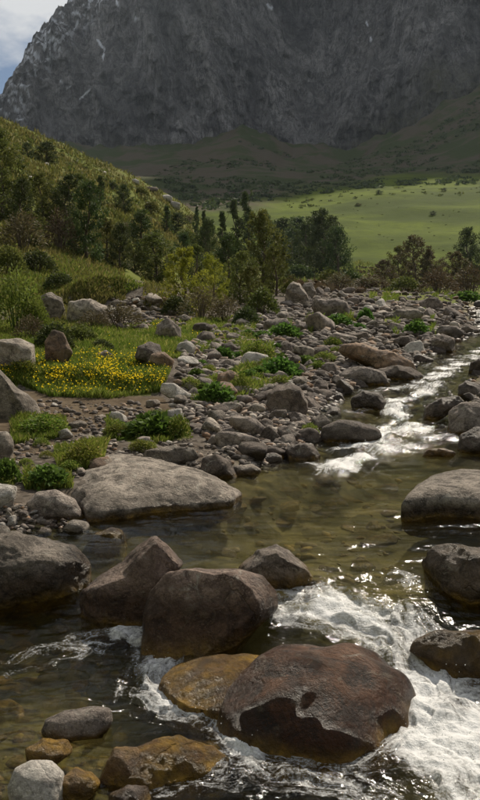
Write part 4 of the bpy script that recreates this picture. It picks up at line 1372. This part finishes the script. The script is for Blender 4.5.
def grass_mass(name, polys, n, seed, hpx, wpx, mat, label, hmin=.03, hmax=.3, clump=.6, dmax=400):
    rg = np.random.default_rng(seed)
    xs, ys = sample_px(polys, n, rg)
    P, ok = hit(xs, ys)
    dist = np.linalg.norm(P, axis=1)
    cl = fbm(np.stack([P[:, 0], P[:, 1], P[:, 2] * 0], -1) / np.clip(dist, 5, 90)[:, None] * 26, 3)
    ok &= (dist < dmax) & (cl > -clump) & ((stream_dist(P[:, 0], P[:, 1]) > .1))
    P, dist, cl = P[ok], dist[ok], cl[ok]
    h = np.clip(dist / FPX * hpx, hmin, hmax) * rg.uniform(.5, 1.25, len(P)) * (1 + .6 * cl.clip(-.6, .8))
    w = np.clip(dist / FPX * wpx, .002, .12) * rg.uniform(.6, 1.2, len(P))
    V, F = blades(P, h, w, rg, .7)
    me = mesh_np(name, V, F, False)
    attr(me, 'leafshade', np.repeat(rg.random(len(P)), 4))
    obj(name, me, MAT[mat], kind='stuff', label=label, category='grass')
    return P, h

TERR = [GRASS_POLYS[0], GRASS_POLYS[1]]
Pf, hf = grass_mass('grass', TERR, 70000, 501, 5.5, .38, 'grass', 'short green grass of the flower terrace', .03, .09)
grass_mass('grass', GRASS_POLYS[2:7], 34000, 502, 6, .4, 'grass', 'tufts of green grass on the earth bank', .03, .10, .2)
grass_mass('grass', GRASS_POLYS[7:], 20000, 503, 6, .55, 'grass', 'green grass growing between the cobbles', .05, .25, .2)
HILLP = [[(-60, 60), (200, 205), (215, 235), (240, 290), (200, 318), (110, 300), (60, 345), (-60, 345)]]
grass_mass('grass', HILLP, 60000, 504, 4.5, .8, 'hillgrass', 'rough olive and brown grass of the hillside', .08, .6, .35)
grass_mass('grass', [[(20, 268), (60, 254), (95, 258), (145, 286), (115, 298), (60, 294), (15, 305)]], 14000, 506, 3, .6, 'grass', 'fresh green grass of the sloping bank under the trees', .05, .3, .6)
VALE = [[(240, 290), (300, 262), (380, 262), (480, 262), (600, 262), (600, 292), (480, 297), (330, 288)]]
grass_mass('grass', VALE, 16000, 505, 4, .8, 'hillgrass', 'olive grass along the valley floor behind the stones', .1, .8, .4)

def flower_mass():
    rg = np.random.default_rng(510)
    px, py, _ = project(*Pf.T)
    n = fbm(np.stack([px * .022, py * .05, px * 0], -1), 3)
    dens = np.where(py > 358, .05 + .30 * sstep(-.25, .5, n), .10 * sstep(.2, .6, n) * (px > 90))
    pick = rg.random(len(Pf)) < dens * .44
    P, h = Pf[pick], hf[pick]
    more = hit(*sample_px([[(5, 424), (20, 420), (24, 428), (8, 430)], [(112, 440), (120, 437), (124, 446), (114, 448)], [(246, 358), (300, 370), (296, 378), (280, 376)], [(320, 318), (345, 316), (345, 322), (325, 324)]], 40, rg))[0]
    P = np.concatenate([P, more])
    h = np.concatenate([h, np.full(len(more), .12)])
    v = np.array([(math.cos(a) * r, math.sin(a) * r, z) for a, r, z in [(k * math.pi / 5, 1.0 if k % 2 == 0 else .55, .25 if k % 2 == 0 else .05) for k in range(10)]] + [(0, 0, -.1)])
    f = np.array([[k, (k + 1) % 10, 10] for k in range(10)])
    m = len(P)
    s = rg.uniform(.006, .013, m) * np.clip(np.linalg.norm(P, axis=1) / 12, 1, 1.6)
    tx, ty = rg.uniform(-.9, .9, m), rg.uniform(-1.2, .3, m)
    V = v[None] * s[:, None, None]
    V[..., 2] += V[..., 0] * tx[:, None] + V[..., 1] * -ty[:, None] * 0 + V[..., 1] * .6
    V = V + (P + np.stack([0 * h, 0 * h, h * 1.1 + .015], -1))[:, None]
    F = (f[None] + (np.arange(m) * 11)[:, None, None]).reshape(-1, 3)
    me = mesh_np('yellow_flowers', V.reshape(-1, 3), F, False)
    obj('yellow_flowers', me, MAT['petal'], kind='stuff', label='masses of small yellow flowers on the grassy terrace', category='flowers')
flower_mass()

def leaf_clump(n, rg, width=1.0, hgt=.8, leaf=.16, aspect=.42, dome=True):
    """leafy hummock: broad pointed leaves over a dome, unit sized"""
    th = rg.uniform(0, 6.28, n)
    u = rg.random(n) ** .6
    r = u * .5 * width
    z = hgt * np.sqrt(np.clip(1 - u ** 2, .02, 1)) * rg.uniform(.45, 1.0, n)
    P = np.stack([r * np.cos(th), r * np.sin(th), z], -1)
    P += rg.normal(size=P.shape) * .03
    out = np.stack([np.cos(th) * (.4 + u), np.sin(th) * (.4 + u), .75 - .5 * u], -1) + rg.normal(size=(n, 3)) * .45
    out /= np.linalg.norm(out, axis=1)[:, None]
    side = np.cross(out, rg.normal(size=(n, 3)))
    side /= np.linalg.norm(side, axis=1)[:, None]
    L = leaf * rg.uniform(.6, 1.3, n)[:, None]
    a = P - out * L * .5
    b = P + side * L * aspect
    c = P + out * L * .5
    d = P - side * L * aspect
    V = np.stack([a, b, c, d], 1).reshape(-1, 3)
    k = np.arange(n)[:, None] * 4
    F = np.concatenate([k + np.array([[0, 1, 2]]), k + np.array([[0, 2, 3]])])
    return V, F

def stems_mesh(n, rg, width=.6, hgt=.6, rad=.012):
    Vs, Fs, o = [], [], 0
    for k in range(n):
        a = rg.uniform(0, 6.28)
        r = rg.uniform(.1, .45) * width
        tip = np.array([math.cos(a) * r, math.sin(a) * r, hgt * rg.uniform(.6, .95)])
        base = np.array([math.cos(a) * r * .2, math.sin(a) * r * .2, -.05])
        for q, p in ((rad, base), (rad * .4, tip)):
            for j in range(4):
                Vs.append(p + np.array([math.cos(j * 1.571), math.sin(j * 1.571), 0]) * q)
        for j in range(4):
            Fs.append([o + j, o + (j + 1) % 4, o + 4 + (j + 1) % 4])
            Fs.append([o + j, o + 4 + (j + 1) % 4, o + 4 + j])
        o += 8
    return np.array(Vs), np.array(Fs)

def plant_proto(seed, n, leaf, asp, hgt, mat, stems=7):
    rg = np.random.default_rng(seed)
    V, F = leaf_clump(n, rg, 1.0, hgt, leaf, asp)
    m = mesh_np('foliage', V, F, False)
    attr(m, 'leafshade', np.repeat(rg.random(n), 4))
    m.materials.append(MAT[mat])
    V, F = stems_mesh(stems, rg, .7, hgt * .9)
    s = mesh_np('stem', V, F)
    s.materials.append(MAT['bark'] if mat in ('dry', 'olive', 'juniper', 'willow') else MAT['dock'])
    return m, s
PL = {'dock': [plant_proto(601 + k, 520, .15, .36, .55, 'dock') for k in range(3)],
      'moss': [plant_proto(611 + k, 1300, .07, .30, .55, 'grass') for k in range(2)],
      'olive': [plant_proto(621 + k, 1500, .085, .30, .8, 'olive', 12) for k in range(3)],
      'dry': [plant_proto(631 + k, 1100, .085, .16, .8, 'dry', 22) for k in range(3)],
      'dark': [plant_proto(641 + k, 1600, .08, .32, .8, 'juniper', 12) for k in range(3)],
      'bright': [plant_proto(651 + k, 2200, .06, .26, .9, 'spring', 18) for k in range(2)]}
PX_NAME = {'dock': ('leafy_plant', 'plant', 'leafy plants among the stones'), 'moss': ('grass_hummock', 'plant', 'mossy hummocks among the stones'), 'olive': ('shrub', 'shrub', 'shrubs'), 'dry': ('dry_shrub', 'shrub', 'shrubs'),
           'dark': ('evergreen_shrub', 'shrub', 'shrubs'), 'bright': ('willow_shrub', 'shrub', 'shrubs')}
def plant(kind, px, py, wpx, hpx, label, k=0, sink=.1):
    P, ok = hit([px], [py])
    P = P[0]
    d = float(np.linalg.norm(P - (0, 0, CAMZ)))
    w, h = wpx / FPX * d, hpx / FPX * d
    fm, sm = PL[kind][k % len(PL[kind])]
    nm, cat, grp = PX_NAME[kind]
    r = obj(nm, None, label=label, category=cat, group=grp)
    r.location = (P[0], P[1] + w * .3, float(height(P[0], P[1] + w * .3)) - h * sink)
    r.rotation_euler = (0, 0, (px * 1.7 + py) % 6.28)
    hz = {'dock': .55, 'moss': .55, 'olive': .8, 'dry': .8, 'dark': .8, 'bright': .9}[kind]
    r.scale = (w, w, h / hz * 1.05)
    obj('foliage', fm, None, r)
    obj('stem', sm, None, r)
    return r

for q in [('dock', 152, 440, 60, 26, 'leafy green plant spilling over the bank behind the flat slab'), ('moss', 178, 440, 26, 24, 'golden green tussock at the end of the leafy bank plant'),
          ('dock', 45, 488, 42, 20, 'leafy green plant above the smooth oval brown boulder'), ('moss', 82, 468, 44, 26, 'grassy tussock left of the flat slab'),
          ('dock', 4, 484, 28, 22, 'leafy green plant at the left edge above the pale flat stone'), ('moss', 40, 438, 52, 20, 'grassy tussock on the earth bank by the left edge'),
          ('moss', 258, 362, 36, 20, 'dark green mossy hummock in the gravel bar'), ('dock', 280, 378, 44, 20, 'bright leafy plant in front of the dark mossy hummock'),
          ('dock', 285, 338, 34, 14, 'green leafy clump below the tall broken rock'), ('dock', 215, 404, 40, 20, 'green leafy clump by the long slanted pale stone'),
          ('moss', 242, 396, 26, 22, 'grass tuft between the rusty stone and the dark boulder'), ('dock', 418, 336, 26, 14, 'green leafy clump near the dark round far boulder'),
          ('dock', 338, 326, 30, 11, 'small green clump below the large brown boulder'), ('dock', 470, 304, 34, 12, 'bright green clump at the right end of the upper bar'),
          ('dock', 366, 320, 16, 12, 'small dark green clump right of the large brown boulder'), ('moss', 310, 436, 20, 12, 'yellow green moss tuft beside the riffle boulder'), ('moss', 20, 376, 30, 12, 'grass tuft between the two left edge boulders')]:
    plant(*q)

def scatter_plants(kind, polys, n, seed, noun, wr):
    rg = np.random.default_rng(seed)
    xs, ys = sample_px(polys, n, rg)
    items = []
    for i in range(n):
        w = rg.uniform(*wr) * (.55 + .45 * (ys[i] - 290) / 110)
        r = plant(kind, xs[i], ys[i], w, w * rg.uniform(.35, .55), '', i)
        items.append((r, xs[i], ys[i], 'green'))
    label_set(items, noun)
GAPS = [[(190, 350), (250, 335), (330, 318), (440, 305), (440, 318), (360, 340), (320, 372), (262, 398), (205, 420), (180, 400)]]
scatter_plants('dock', GAPS, 26, 671, 'leafy tuft', (12, 28))
scatter_plants('moss', GAPS, 20, 672, 'grass tuft', (12, 30))
scatter_plants('moss', [[(0, 410), (60, 425), (180, 420), (190, 440), (60, 480), (0, 490)]], 16, 673, 'short grass tuft', (10, 26))

# ------------------------------------------------------------------ trees
def limb(Vs, Fs, pts, rads, seg=6):
    o = len(Vs)
    for p, r in zip(pts, rads):
        for j in range(seg):
            Vs.append((p[0] + math.cos(j * 6.283 / seg) * r, p[1] + math.sin(j * 6.283 / seg) * r, p[2]))
    for k in range(len(pts) - 1):
        for j in range(seg):
            a, b = o + k * seg + j, o + k * seg + (j + 1) % seg
            Fs += [[a, b, b + seg], [a, b + seg, a + seg]]

def tree_proto(seed, kind):
    """unit-height tree: tapered trunk with limbs, crown of leaf-sized faces in clumps along the limbs"""
    rg = np.random.default_rng(seed)
    Vs, Fs = [], []
    crook = rg.normal(size=(6, 2)) * .012
    tp = [(crook[k][0] * k, crook[k][1] * k, -.04 + k * .19) for k in range(6)]
    limb(Vs, Fs, tp, [.030, .026, .021, .016, .010, .004])
    clumps = []
    nb = {'juniper': 46, 'spruce': 52, 'willow': 34, 'bushy': 40}[kind]
    for k in range(nb):
        t = (k + rg.random()) / nb
        z = .06 + .90 * t
        if kind == 'spruce':
            rad = .19 * (1 - t) ** .8 + .02
        elif kind == 'juniper':
            rad = .33 * math.sin(math.pi * min(1, (t * .74 + .24))) ** .6 * (1.0 - .25 * t) + .02
        elif kind == 'willow':
            rad = .42 * math.sin(math.pi * (t * .75 + .18)) ** .8
        else:
            rad = .40 * math.sin(math.pi * (t * .72 + .26)) ** .7
        rad *= rg.uniform(.55, 1.18)
        a = k * 2.4 + rg.uniform(-.6, .6)
        i = min(4, int(z / .19))
        zb = max(.05, z - rad * (.15 if kind == 'spruce' else .55))
        b0 = (crook[i][0] * i, crook[i][1] * i, zb)
        tip = (b0[0] + math.cos(a) * rad, b0[1] + math.sin(a) * rad, z)
        mid = tuple(.5 * (b0[q] + tip[q]) + (0.02 if q == 2 else 0) for q in range(3))
        limb(Vs, Fs, [b0, mid, tip], [.008, .005, .002], 4)
        for s in (.55, .85, 1.05):
            clumps.append((b0[0] + (tip[0] - b0[0]) * s, b0[1] + (tip[1] - b0[1]) * s, b0[2] + (tip[2] - b0[2]) * s, (.075 if kind != 'spruce' else .045) * rg.uniform(.6, 1.3)))
    clumps.append((tp[5][0], tp[5][1], .95, .04))
    C = np.array(clumps)
    per = {'juniper': 46, 'spruce': 34, 'willow': 62, 'bushy': 44}[kind]
    n = len(C) * per
    cc = np.repeat(C, per, 0)
    d = rg.normal(size=(n, 3))
    d /= np.linalg.norm(d, axis=1)[:, None]
    P = cc[:, :3] + d * (cc[:, 3] * rg.random(n) ** .5)[:, None] * np.array([1.1, 1.1, .85])
    ax = d + rg.normal(size=(n, 3)) * .7 + np.array([0, 0, .25])
    ax /= np.linalg.norm(ax, axis=1)[:, None]
    sd = np.cross(ax, rg.normal(size=(n, 3)))
    sd /= np.linalg.norm(sd, axis=1)[:, None]
    ls = {'juniper': .030, 'spruce': .026, 'willow': .030, 'bushy': .034}[kind] * rg.uniform(.6, 1.3, n)[:, None]
    V = np.stack([P - ax * ls * .6, P + sd * ls * .28, P + ax * ls * .6, P - sd * ls * .28], 1).reshape(-1, 3)
    k = np.arange(n)[:, None] * 4
    F = np.concatenate([k + np.array([[0, 1, 2]]), k + np.array([[0, 2, 3]])])
    cm = mesh_np('crown', V, F, False)
    attr(cm, 'leafshade', np.repeat(np.clip(np.repeat(rg.random(len(C)), per) * .6 + rg.random(n) * .4, 0, 1), 4))
    tm = mesh_np('trunk', np.array(Vs), np.array(Fs))
    tm.materials.append(MAT['bark'])
    return cm, tm
TREES = {k: [tree_proto(700 + 10 * i + j, k) for j in range(n)] for i, (k, n) in enumerate((('juniper', 4), ('spruce', 3), ('willow', 2), ('bushy', 3)))}
CROWN = {}
def tree(kind, mat, px, py, wpx, hpx, label, k=0, grp='trees of the hillside and grove', sink=.02):
    P, ok = hit([px], [py])
    P = P[0]
    d = float(np.linalg.norm(P - (0, 0, CAMZ)))
    hpx *= .84 if px < 182 and py < 285 else 1.0
    h, w = hpx / FPX * d, wpx / FPX * d
    cm, tm = TREES[kind][k % len(TREES[kind])]
    key = (kind, k % len(TREES[kind]), mat)
    if key not in CROWN:
        c = cm.copy()
        c.materials.append(MAT[mat])
        CROWN[key] = c
    nm = {'juniper': 'juniper_tree', 'spruce': 'spruce_tree', 'willow': 'willow_tree', 'bushy': 'leafy_tree'}[kind]
    r = obj(nm, None, label=label, category='tree', group=grp)
    r.location = (P[0], P[1], P[2] - h * sink)
    r.rotation_euler = (0, 0, (px * 3.1 + py * 1.3) % 6.28)
    full = {'juniper': .66, 'spruce': .44, 'willow': .92, 'bushy': .88}[kind]
    r.scale = (w / full, w / full, h)
    obj('crown', CROWN[key], None, r)
    obj('trunk', tm, None, r)
    return r

J, S_, W_, B_ = 'juniper', 'spruce', 'willow', 'bushy'
for i, q in enumerate([
    (J, 'olive', 2, 222, 52, 104, 'tall olive juniper at the left edge on the hillside'),
    (J, 'juniper', 22, 236, 30, 66, 'narrow dark juniper second from the left edge'),
    (J, 'juniper', 28, 158, 14, 17, 'small dark juniper on the hill crest near the left edge'),
    (J, 'juniper', 47, 163, 26, 24, 'rounded dark juniper standing alone on the hill crest'),
    (J, 'olive', 42, 228, 34, 64, 'olive juniper on the hillside under the pale scar'),
    (J, 'juniper', 66, 238, 36, 74, 'tall dark juniper left of the tallest hillside tree'),
    (J, 'juniper', 88, 262, 42, 96, 'tallest dark juniper in the middle of the hillside'),
    (S_, 'juniper', 101, 206, 14, 36, 'slim dark spruce high on the open hillside'),
    (J, 'juniper', 124, 212, 20, 32, 'small dark juniper high on the slope below the rocky crest'),
    (J, 'olive', 108, 262, 30, 52, 'olive juniper right of the tallest hillside tree'),
    (J, 'juniper', 121, 270, 28, 56, 'dark juniper at the foot of the slope behind the grassy bank'),
    (J, 'juniper', 143, 262, 38, 62, 'broad dark juniper in the middle of the slope'),
    (J, 'olive', 155, 282, 46, 58, 'broad olive tree left of the yellow green willow'),
    (S_, 'juniper', 167, 232, 14, 32, 'slim dark spruce below the rocky crest'),
    (J, 'juniper', 176, 236, 24, 28, 'rounded dark juniper below the end of the rocky crest'),
    (S_, 'juniper', 196, 240, 10, 34, 'lone slim spruce where the hill crest meets the meadow'),
    (J, 'juniper', 207, 276, 26, 58, 'dark juniper at the left of the central grove'),
    (S_, 'juniper', 222, 268, 18, 58, 'slim spruce left of the two tallest grove spruces'),
    (S_, 'juniper', 236, 276, 22, 78, 'tall dark spruce in the central grove'),
    (S_, 'juniper', 248, 272, 22, 82, 'tallest dark spruce of the central grove'),
    (J, 'olive', 262, 292, 44, 82, 'large olive tree at the right of the central grove'),
    (J, 'juniper', 228, 292, 34, 60, 'dark broad juniper in front of the grove spruces'),
    (B_, 'olive', 276, 296, 40, 52, 'low olive tree at the right foot of the grove'),
    (J, 'juniper', 210, 250, 14, 30, 'small dark juniper behind the yellow green willow'),
    (W_, 'willow', 184, 312, 54, 66, 'bright yellow green willow in front of the grove'),
    (W_, 'willow', 214, 306, 34, 52, 'sparse yellow green willow right of the brightest one'),
    (B_, 'olive', 240, 304, 44, 54, 'olive leafy tree at the front of the grove'),
    (J, 'juniper', 292, 262, 36, 34, 'dark tree at the left of the dark valley clump'),
    (J, 'juniper', 306, 270, 34, 48, 'dark tree second in the dark valley clump'),
    (J, 'juniper', 322, 276, 42, 68, 'tallest dark tree of the dark valley clump'),
    (J, 'juniper', 338, 278, 30, 52, 'dark tree at the right of the dark valley clump'),
    (B_, 'dry', 414, 286, 44, 50, 'brown bare leaved tree standing before the meadow'),
    (B_, 'olive', 398, 284, 28, 38, 'small olive tree left of the brown meadow tree'),
    (B_, 'dry', 432, 286, 34, 36, 'low brown tree right of the taller brown meadow tree'),
    (J, 'juniper', 468, 276, 26, 48, 'dark round tree at the right edge before the meadow'),
    (J, 'juniper', 484, 272, 26, 42, 'dark tree cut by the right edge'),
    (B_, 'dry', 452, 290, 36, 38, 'grey brown tree left of the dark right edge tree'),
    (B_, 'juniper', 379, 194, 9, 4, 'tiny dark tree in the upper meadow centre'), (B_, 'juniper', 433, 215, 8, 4, 'tiny dark tree alone in the open meadow'),
    (B_, 'olive', 358, 206, 9, 3, 'tiny tree at the left of the open meadow'), (B_, 'juniper', 444, 191, 7, 3, 'tiny dark tree in the upper meadow right'),
    
    (B_, 'olive', 30, 246, 36, 40, 'broad olive tree on the lower left slope'), (B_, 'olive', 72, 250, 36, 40, 'broad olive tree at the foot of the tallest juniper'),
    (B_, 'olive', 134, 272, 30, 34, 'low olive tree above the stony bank'), 
    (B_, 'olive', 196, 290, 40, 46, 'olive tree just behind the bright willow'), (J, 'juniper', 262, 268, 22, 56, 'dark juniper right of the tallest grove spruce'), (J, 'juniper', 186, 268, 22, 36, 'dark juniper left of the central grove'),
    (S_, 'juniper', 204, 252, 12, 42, 'slim spruce at the left of the central grove'), (B_, 'olive', 252, 306, 36, 40, 'low olive tree at the front foot of the grove'), (J, 'juniper', 280, 272, 26, 42, 'dark juniper joining the grove to the dark valley clump'),
    (J, 'juniper', 300, 252, 34, 36, 'dark tree high at the back of the dark valley clump'), (J, 'juniper', 284, 258, 34, 40, 'dark tree between the grove and the dark valley clump'), (J, 'juniper', 330, 262, 30, 46, 'dark tree at the upper right of the dark valley clump'),
    (J, 'juniper', 314, 266, 40, 52, 'dark broad tree behind the dark valley clump'), (B_, 'dry', 384, 286, 30, 26, 'low brown tree left of the small olive meadow tree'),
]):
    tree(*q, k=i)

for i, q in enumerate([
    ('bright', 12, 332, 56, 62, 'tall fresh green willow shrub at the left edge'), ('bright', 34, 334, 30, 36, 'small fresh green shrub right of the tall left edge one'),
    ('dry', 20, 250, 44, 40, 'brown shrub on the slope under the left edge junipers'), ('dry', 58, 250, 36, 42, 'reddish brown shrub in front of the tall junipers'),
    ('dark', 34, 272, 40, 22, 'low dark shrub on the grassy bank left'), ('dark', 58, 290, 32, 16, 'low dark shrub above the tan rock outcrop'),
    ('olive', 6, 275, 36, 30, 'olive shrub at the left edge of the grassy bank'), ('dry', 118, 328, 50, 26, 'brown grey shrub in front of the stony bank'),
    ('dry', 92, 330, 34, 20, 'low brown shrub under the broad tan ledge'), ('dark', 100, 352, 26, 12, 'low dark shrub behind the flower terrace'),
    ('dark', 52, 350, 40, 28, 'dark shrub around the reddish brown rock'), ('dry', 28, 340, 34, 26, 'brown shrub beside the speckled left boulder'),
    ('olive', 78, 345, 36, 20, 'olive shrub left of the upper grass strip'), ('dry', 200, 318, 46, 32, 'brown shrub under the yellow green willow'),
    ('dry', 225, 322, 36, 28, 'brown shrub at the foot of the grove'), ('dark', 246, 326, 28, 20, 'dark shrub at the edge of the cobbles under the grove'),
    ('olive', 262, 316, 34, 28, 'olive shrub left of the tall broken rock'), ('dark', 176, 316, 30, 20, 'dark shrub behind the stony bank end'),
    ('dry', 340, 290, 36, 18, 'brown shrub at the far end of the gravel bar'), ('dark', 352, 288, 30, 18, 'dark shrub behind the brown far shrub'),
    ('dry', 372, 290, 40, 16, 'reddish brown low shrub on the far bank'), ('olive', 330, 286, 26, 18, 'olive shrub right of the small pale rock'),
    ('dry', 440, 294, 40, 26, 'brown shrub below the grey brown tree'), ('dry', 474, 294, 40, 30, 'brown shrub at the right edge behind the stones'),
    ('olive', 406, 292, 32, 16, 'olive shrub under the brown meadow tree'), ('dark', 112, 190, 12, 8, 'small dark shrub high on the hill'),
    ('olive', 78, 182, 16, 9, 'small olive shrub near the hill crest'), ('olive', 140, 196, 16, 9, 'olive shrub just under the rocky crest'), ('dry', 90, 192, 18, 8, 'brown shrub on the upper slope'),
    ('olive', 150, 214, 18, 12, 'olive shrub on the slope under the rocky crest'), ('dry', 130, 236, 22, 14, 'brown shrub on the middle slope'), ('olive', 185, 246, 24, 18, 'olive shrub right of the rounded crest juniper'),
    ('dry', 190, 224, 14, 9, 'brown shrub by the end of the rocky crest'), ('dark', 60, 196, 16, 10, 'dark shrub beside the pale hillside scar'), ('olive', 20, 196, 24, 16, 'olive shrub under the crest at left'),
        ('dark', 300, 280, 30, 16, 'dark shrub at the foot of the dark valley clump'),
]):
    plant(*q, k=i)

# scrub on the far slopes, too small and too many to tell apart
def scrub(name, polys, n, seed, mat, label, size, quads_=16):
    rg = np.random.default_rng(seed)
    xs, ys = sample_px(polys, n, rg)
    P, ok = hit(xs, ys)
    nn = fbm(P * .006 + seed, 4)
    ok &= nn > -.05
    P = P[ok]
    n = len(P)
    sz = rg.uniform(*size, n) * (.6 + rg.random(n) ** 3)
    d = rg.normal(size=(n, quads_, 3))
    d /= np.linalg.norm(d, axis=2)[..., None]
    d[..., 2] = np.abs(d[..., 2]) * .75
    C = P[:, None] + d * sz[:, None, None] * rg.uniform(.3, 1, (n, quads_, 1)) * np.array([1.3, 1.3, .7])
    a = rg.normal(size=(n, quads_, 3))
    a /= np.linalg.norm(a, axis=2)[..., None]
    b = np.cross(a, rg.normal(size=(n, quads_, 3)))
    b /= np.linalg.norm(b, axis=2)[..., None]
    h = sz[:, None, None] * .38
    V = np.stack([C - a * h, C + b * h * .7, C + a * h, C - b * h * .7], 2).reshape(-1, 3)
    m = n * quads_
    k = np.arange(m)[:, None] * 4
    me = mesh_np(name, V, np.concatenate([k + np.array([[0, 1, 2]]), k + np.array([[0, 2, 3]])]), False)
    attr(me, 'leafshade', np.repeat(rg.random(m), 4))
    obj(name, me, MAT[mat], kind='stuff', label=label, category='scrub')
scrub('undergrowth', [[(150, 175), (235, 140), (330, 165), (420, 140), (480, 95), (560, 80), (560, 184), (400, 186), (300, 196), (200, 212)]], 2600, 951, 'juniper', 'dark low scrub dotted over the slope under the cliff', (1.2, 3.2))
scrub('undergrowth', [[(260, 196), (300, 196), (400, 186), (560, 184), (560, 200), (400, 196), (300, 212)]], 90, 952, 'olive', 'olive scrub along the upper edge of the meadow', (.8, 2.0))
scrub('undergrowth', [[(240, 215), (340, 200), (560, 190), (560, 265), (350, 265)]], 90, 953, 'olive', 'low herbs speckling the open meadow', (.25, .8))
scrub('undergrowth', [[(-40, 110), (60, 150), (185, 208), (205, 240), (170, 280), (60, 250), (-40, 260)]], 1500, 954, 'olive', 'low olive scrub on the open hillside', (.25, .7))
scrub('undergrowth', [[(290, 282), (350, 268), (560, 262), (560, 292), (300, 292)]], 700, 955, 'dry', 'brown scrub along the foot of the meadow', (.4, 1.1))

# pale rocks showing on the hill crest
for i, (px, py, w, h, lb) in enumerate([(135, 181, 9, 4, 'pale rock at the upper end of the rocky crest'), (150, 188, 22, 4, 'dark ledge of rock along the hill crest'), (166, 197, 13, 5, 'pale rock in the middle of the rocky crest'),
                                        (175, 204, 11, 6, 'pale rock at the lower end of the rocky crest'), (31, 178, 8, 5, 'pale scar of rock on the upper hillside'), (47, 164, 5, 3, 'pale stone under the lone crest juniper'),
                                        (108, 287, 12, 4, 'flat pale stone in the grassy slope'), (83, 275, 5, 3, 'small pale stone in the grassy slope'), (104, 172, 5, 3, 'tiny pale stone on the open crest')]):
    boulder([(px - w / 2, py + h * .4), (px - w * .35, py - h * .4), (px + w * .1, py - h / 2), (px + w * .45, py - h * .1), (px + w / 2, py + h * .5), (px, py + h * .6)], lb, 'rock_dark' if 'dark' in lb else 'rock_pale', py + h * .6, .9, 3, 800 + i, cuts=9, cut=(.5, .85), sink=.5, name='rock',
            group='rocks on the hillside')

# ------------------------------------------------------------------ spray thrown up by the white water
def spray():
    rg = np.random.default_rng(900)
    near = (WF > .8) & (np.hypot(WP[:, 0], WP[:, 1]) < 16)
    c = WP[near]
    pick = rg.choice(len(c), 320, p=None)
    P = c[pick].copy()
    d = np.linalg.norm(P, axis=1)
    P += np.stack([rg.normal(0, .03, len(P)), rg.normal(0, .03, len(P)), np.abs(rg.normal(0, .035, len(P))) + .005], -1)
    s = rg.uniform(.0010, .0030, len(P)) * np.clip(d / 5, .8, 2)
    v, f = ico(1)
    V = (P[:, None] + v[None] * s[:, None, None] * np.array([1, 1, 1.4])).reshape(-1, 3)
    F = (f[None] + (np.arange(len(P)) * len(v))[:, None, None]).reshape(-1, 3)
    obj('spray', mesh_np('spray', V, F), MAT['spray'], kind='stuff', label='white drops of spray thrown up by the rapids', category='spray')
spray()

# ------------------------------------------------------------------ the air of the valley
def haze():
    bm = bmesh.new()
    bmesh.ops.create_cube(bm, size=1)
    for v in bm.verts:
        v.co = (v.co.x * 6400, v.co.y * 6400, -12 if v.co.z < 0 else 1450)
    me = bpy.data.meshes.new('haze')
    bm.to_mesh(me)
    bm.free()
    t = NT('valley_haze')
    pv = t.node('VolumePrincipled')
    pv.inputs['Color'].default_value = (.72, .85, 1.0, 1)
    pv.inputs['Density'].default_value = .000045
    pv.inputs['Anisotropy'].default_value = .2
    t.link(pv.outputs[0], t.out.inputs['Volume'])
    obj('haze', me, t.m, kind='stuff', label='thin blue air hanging over the whole valley', category='haze')
haze()
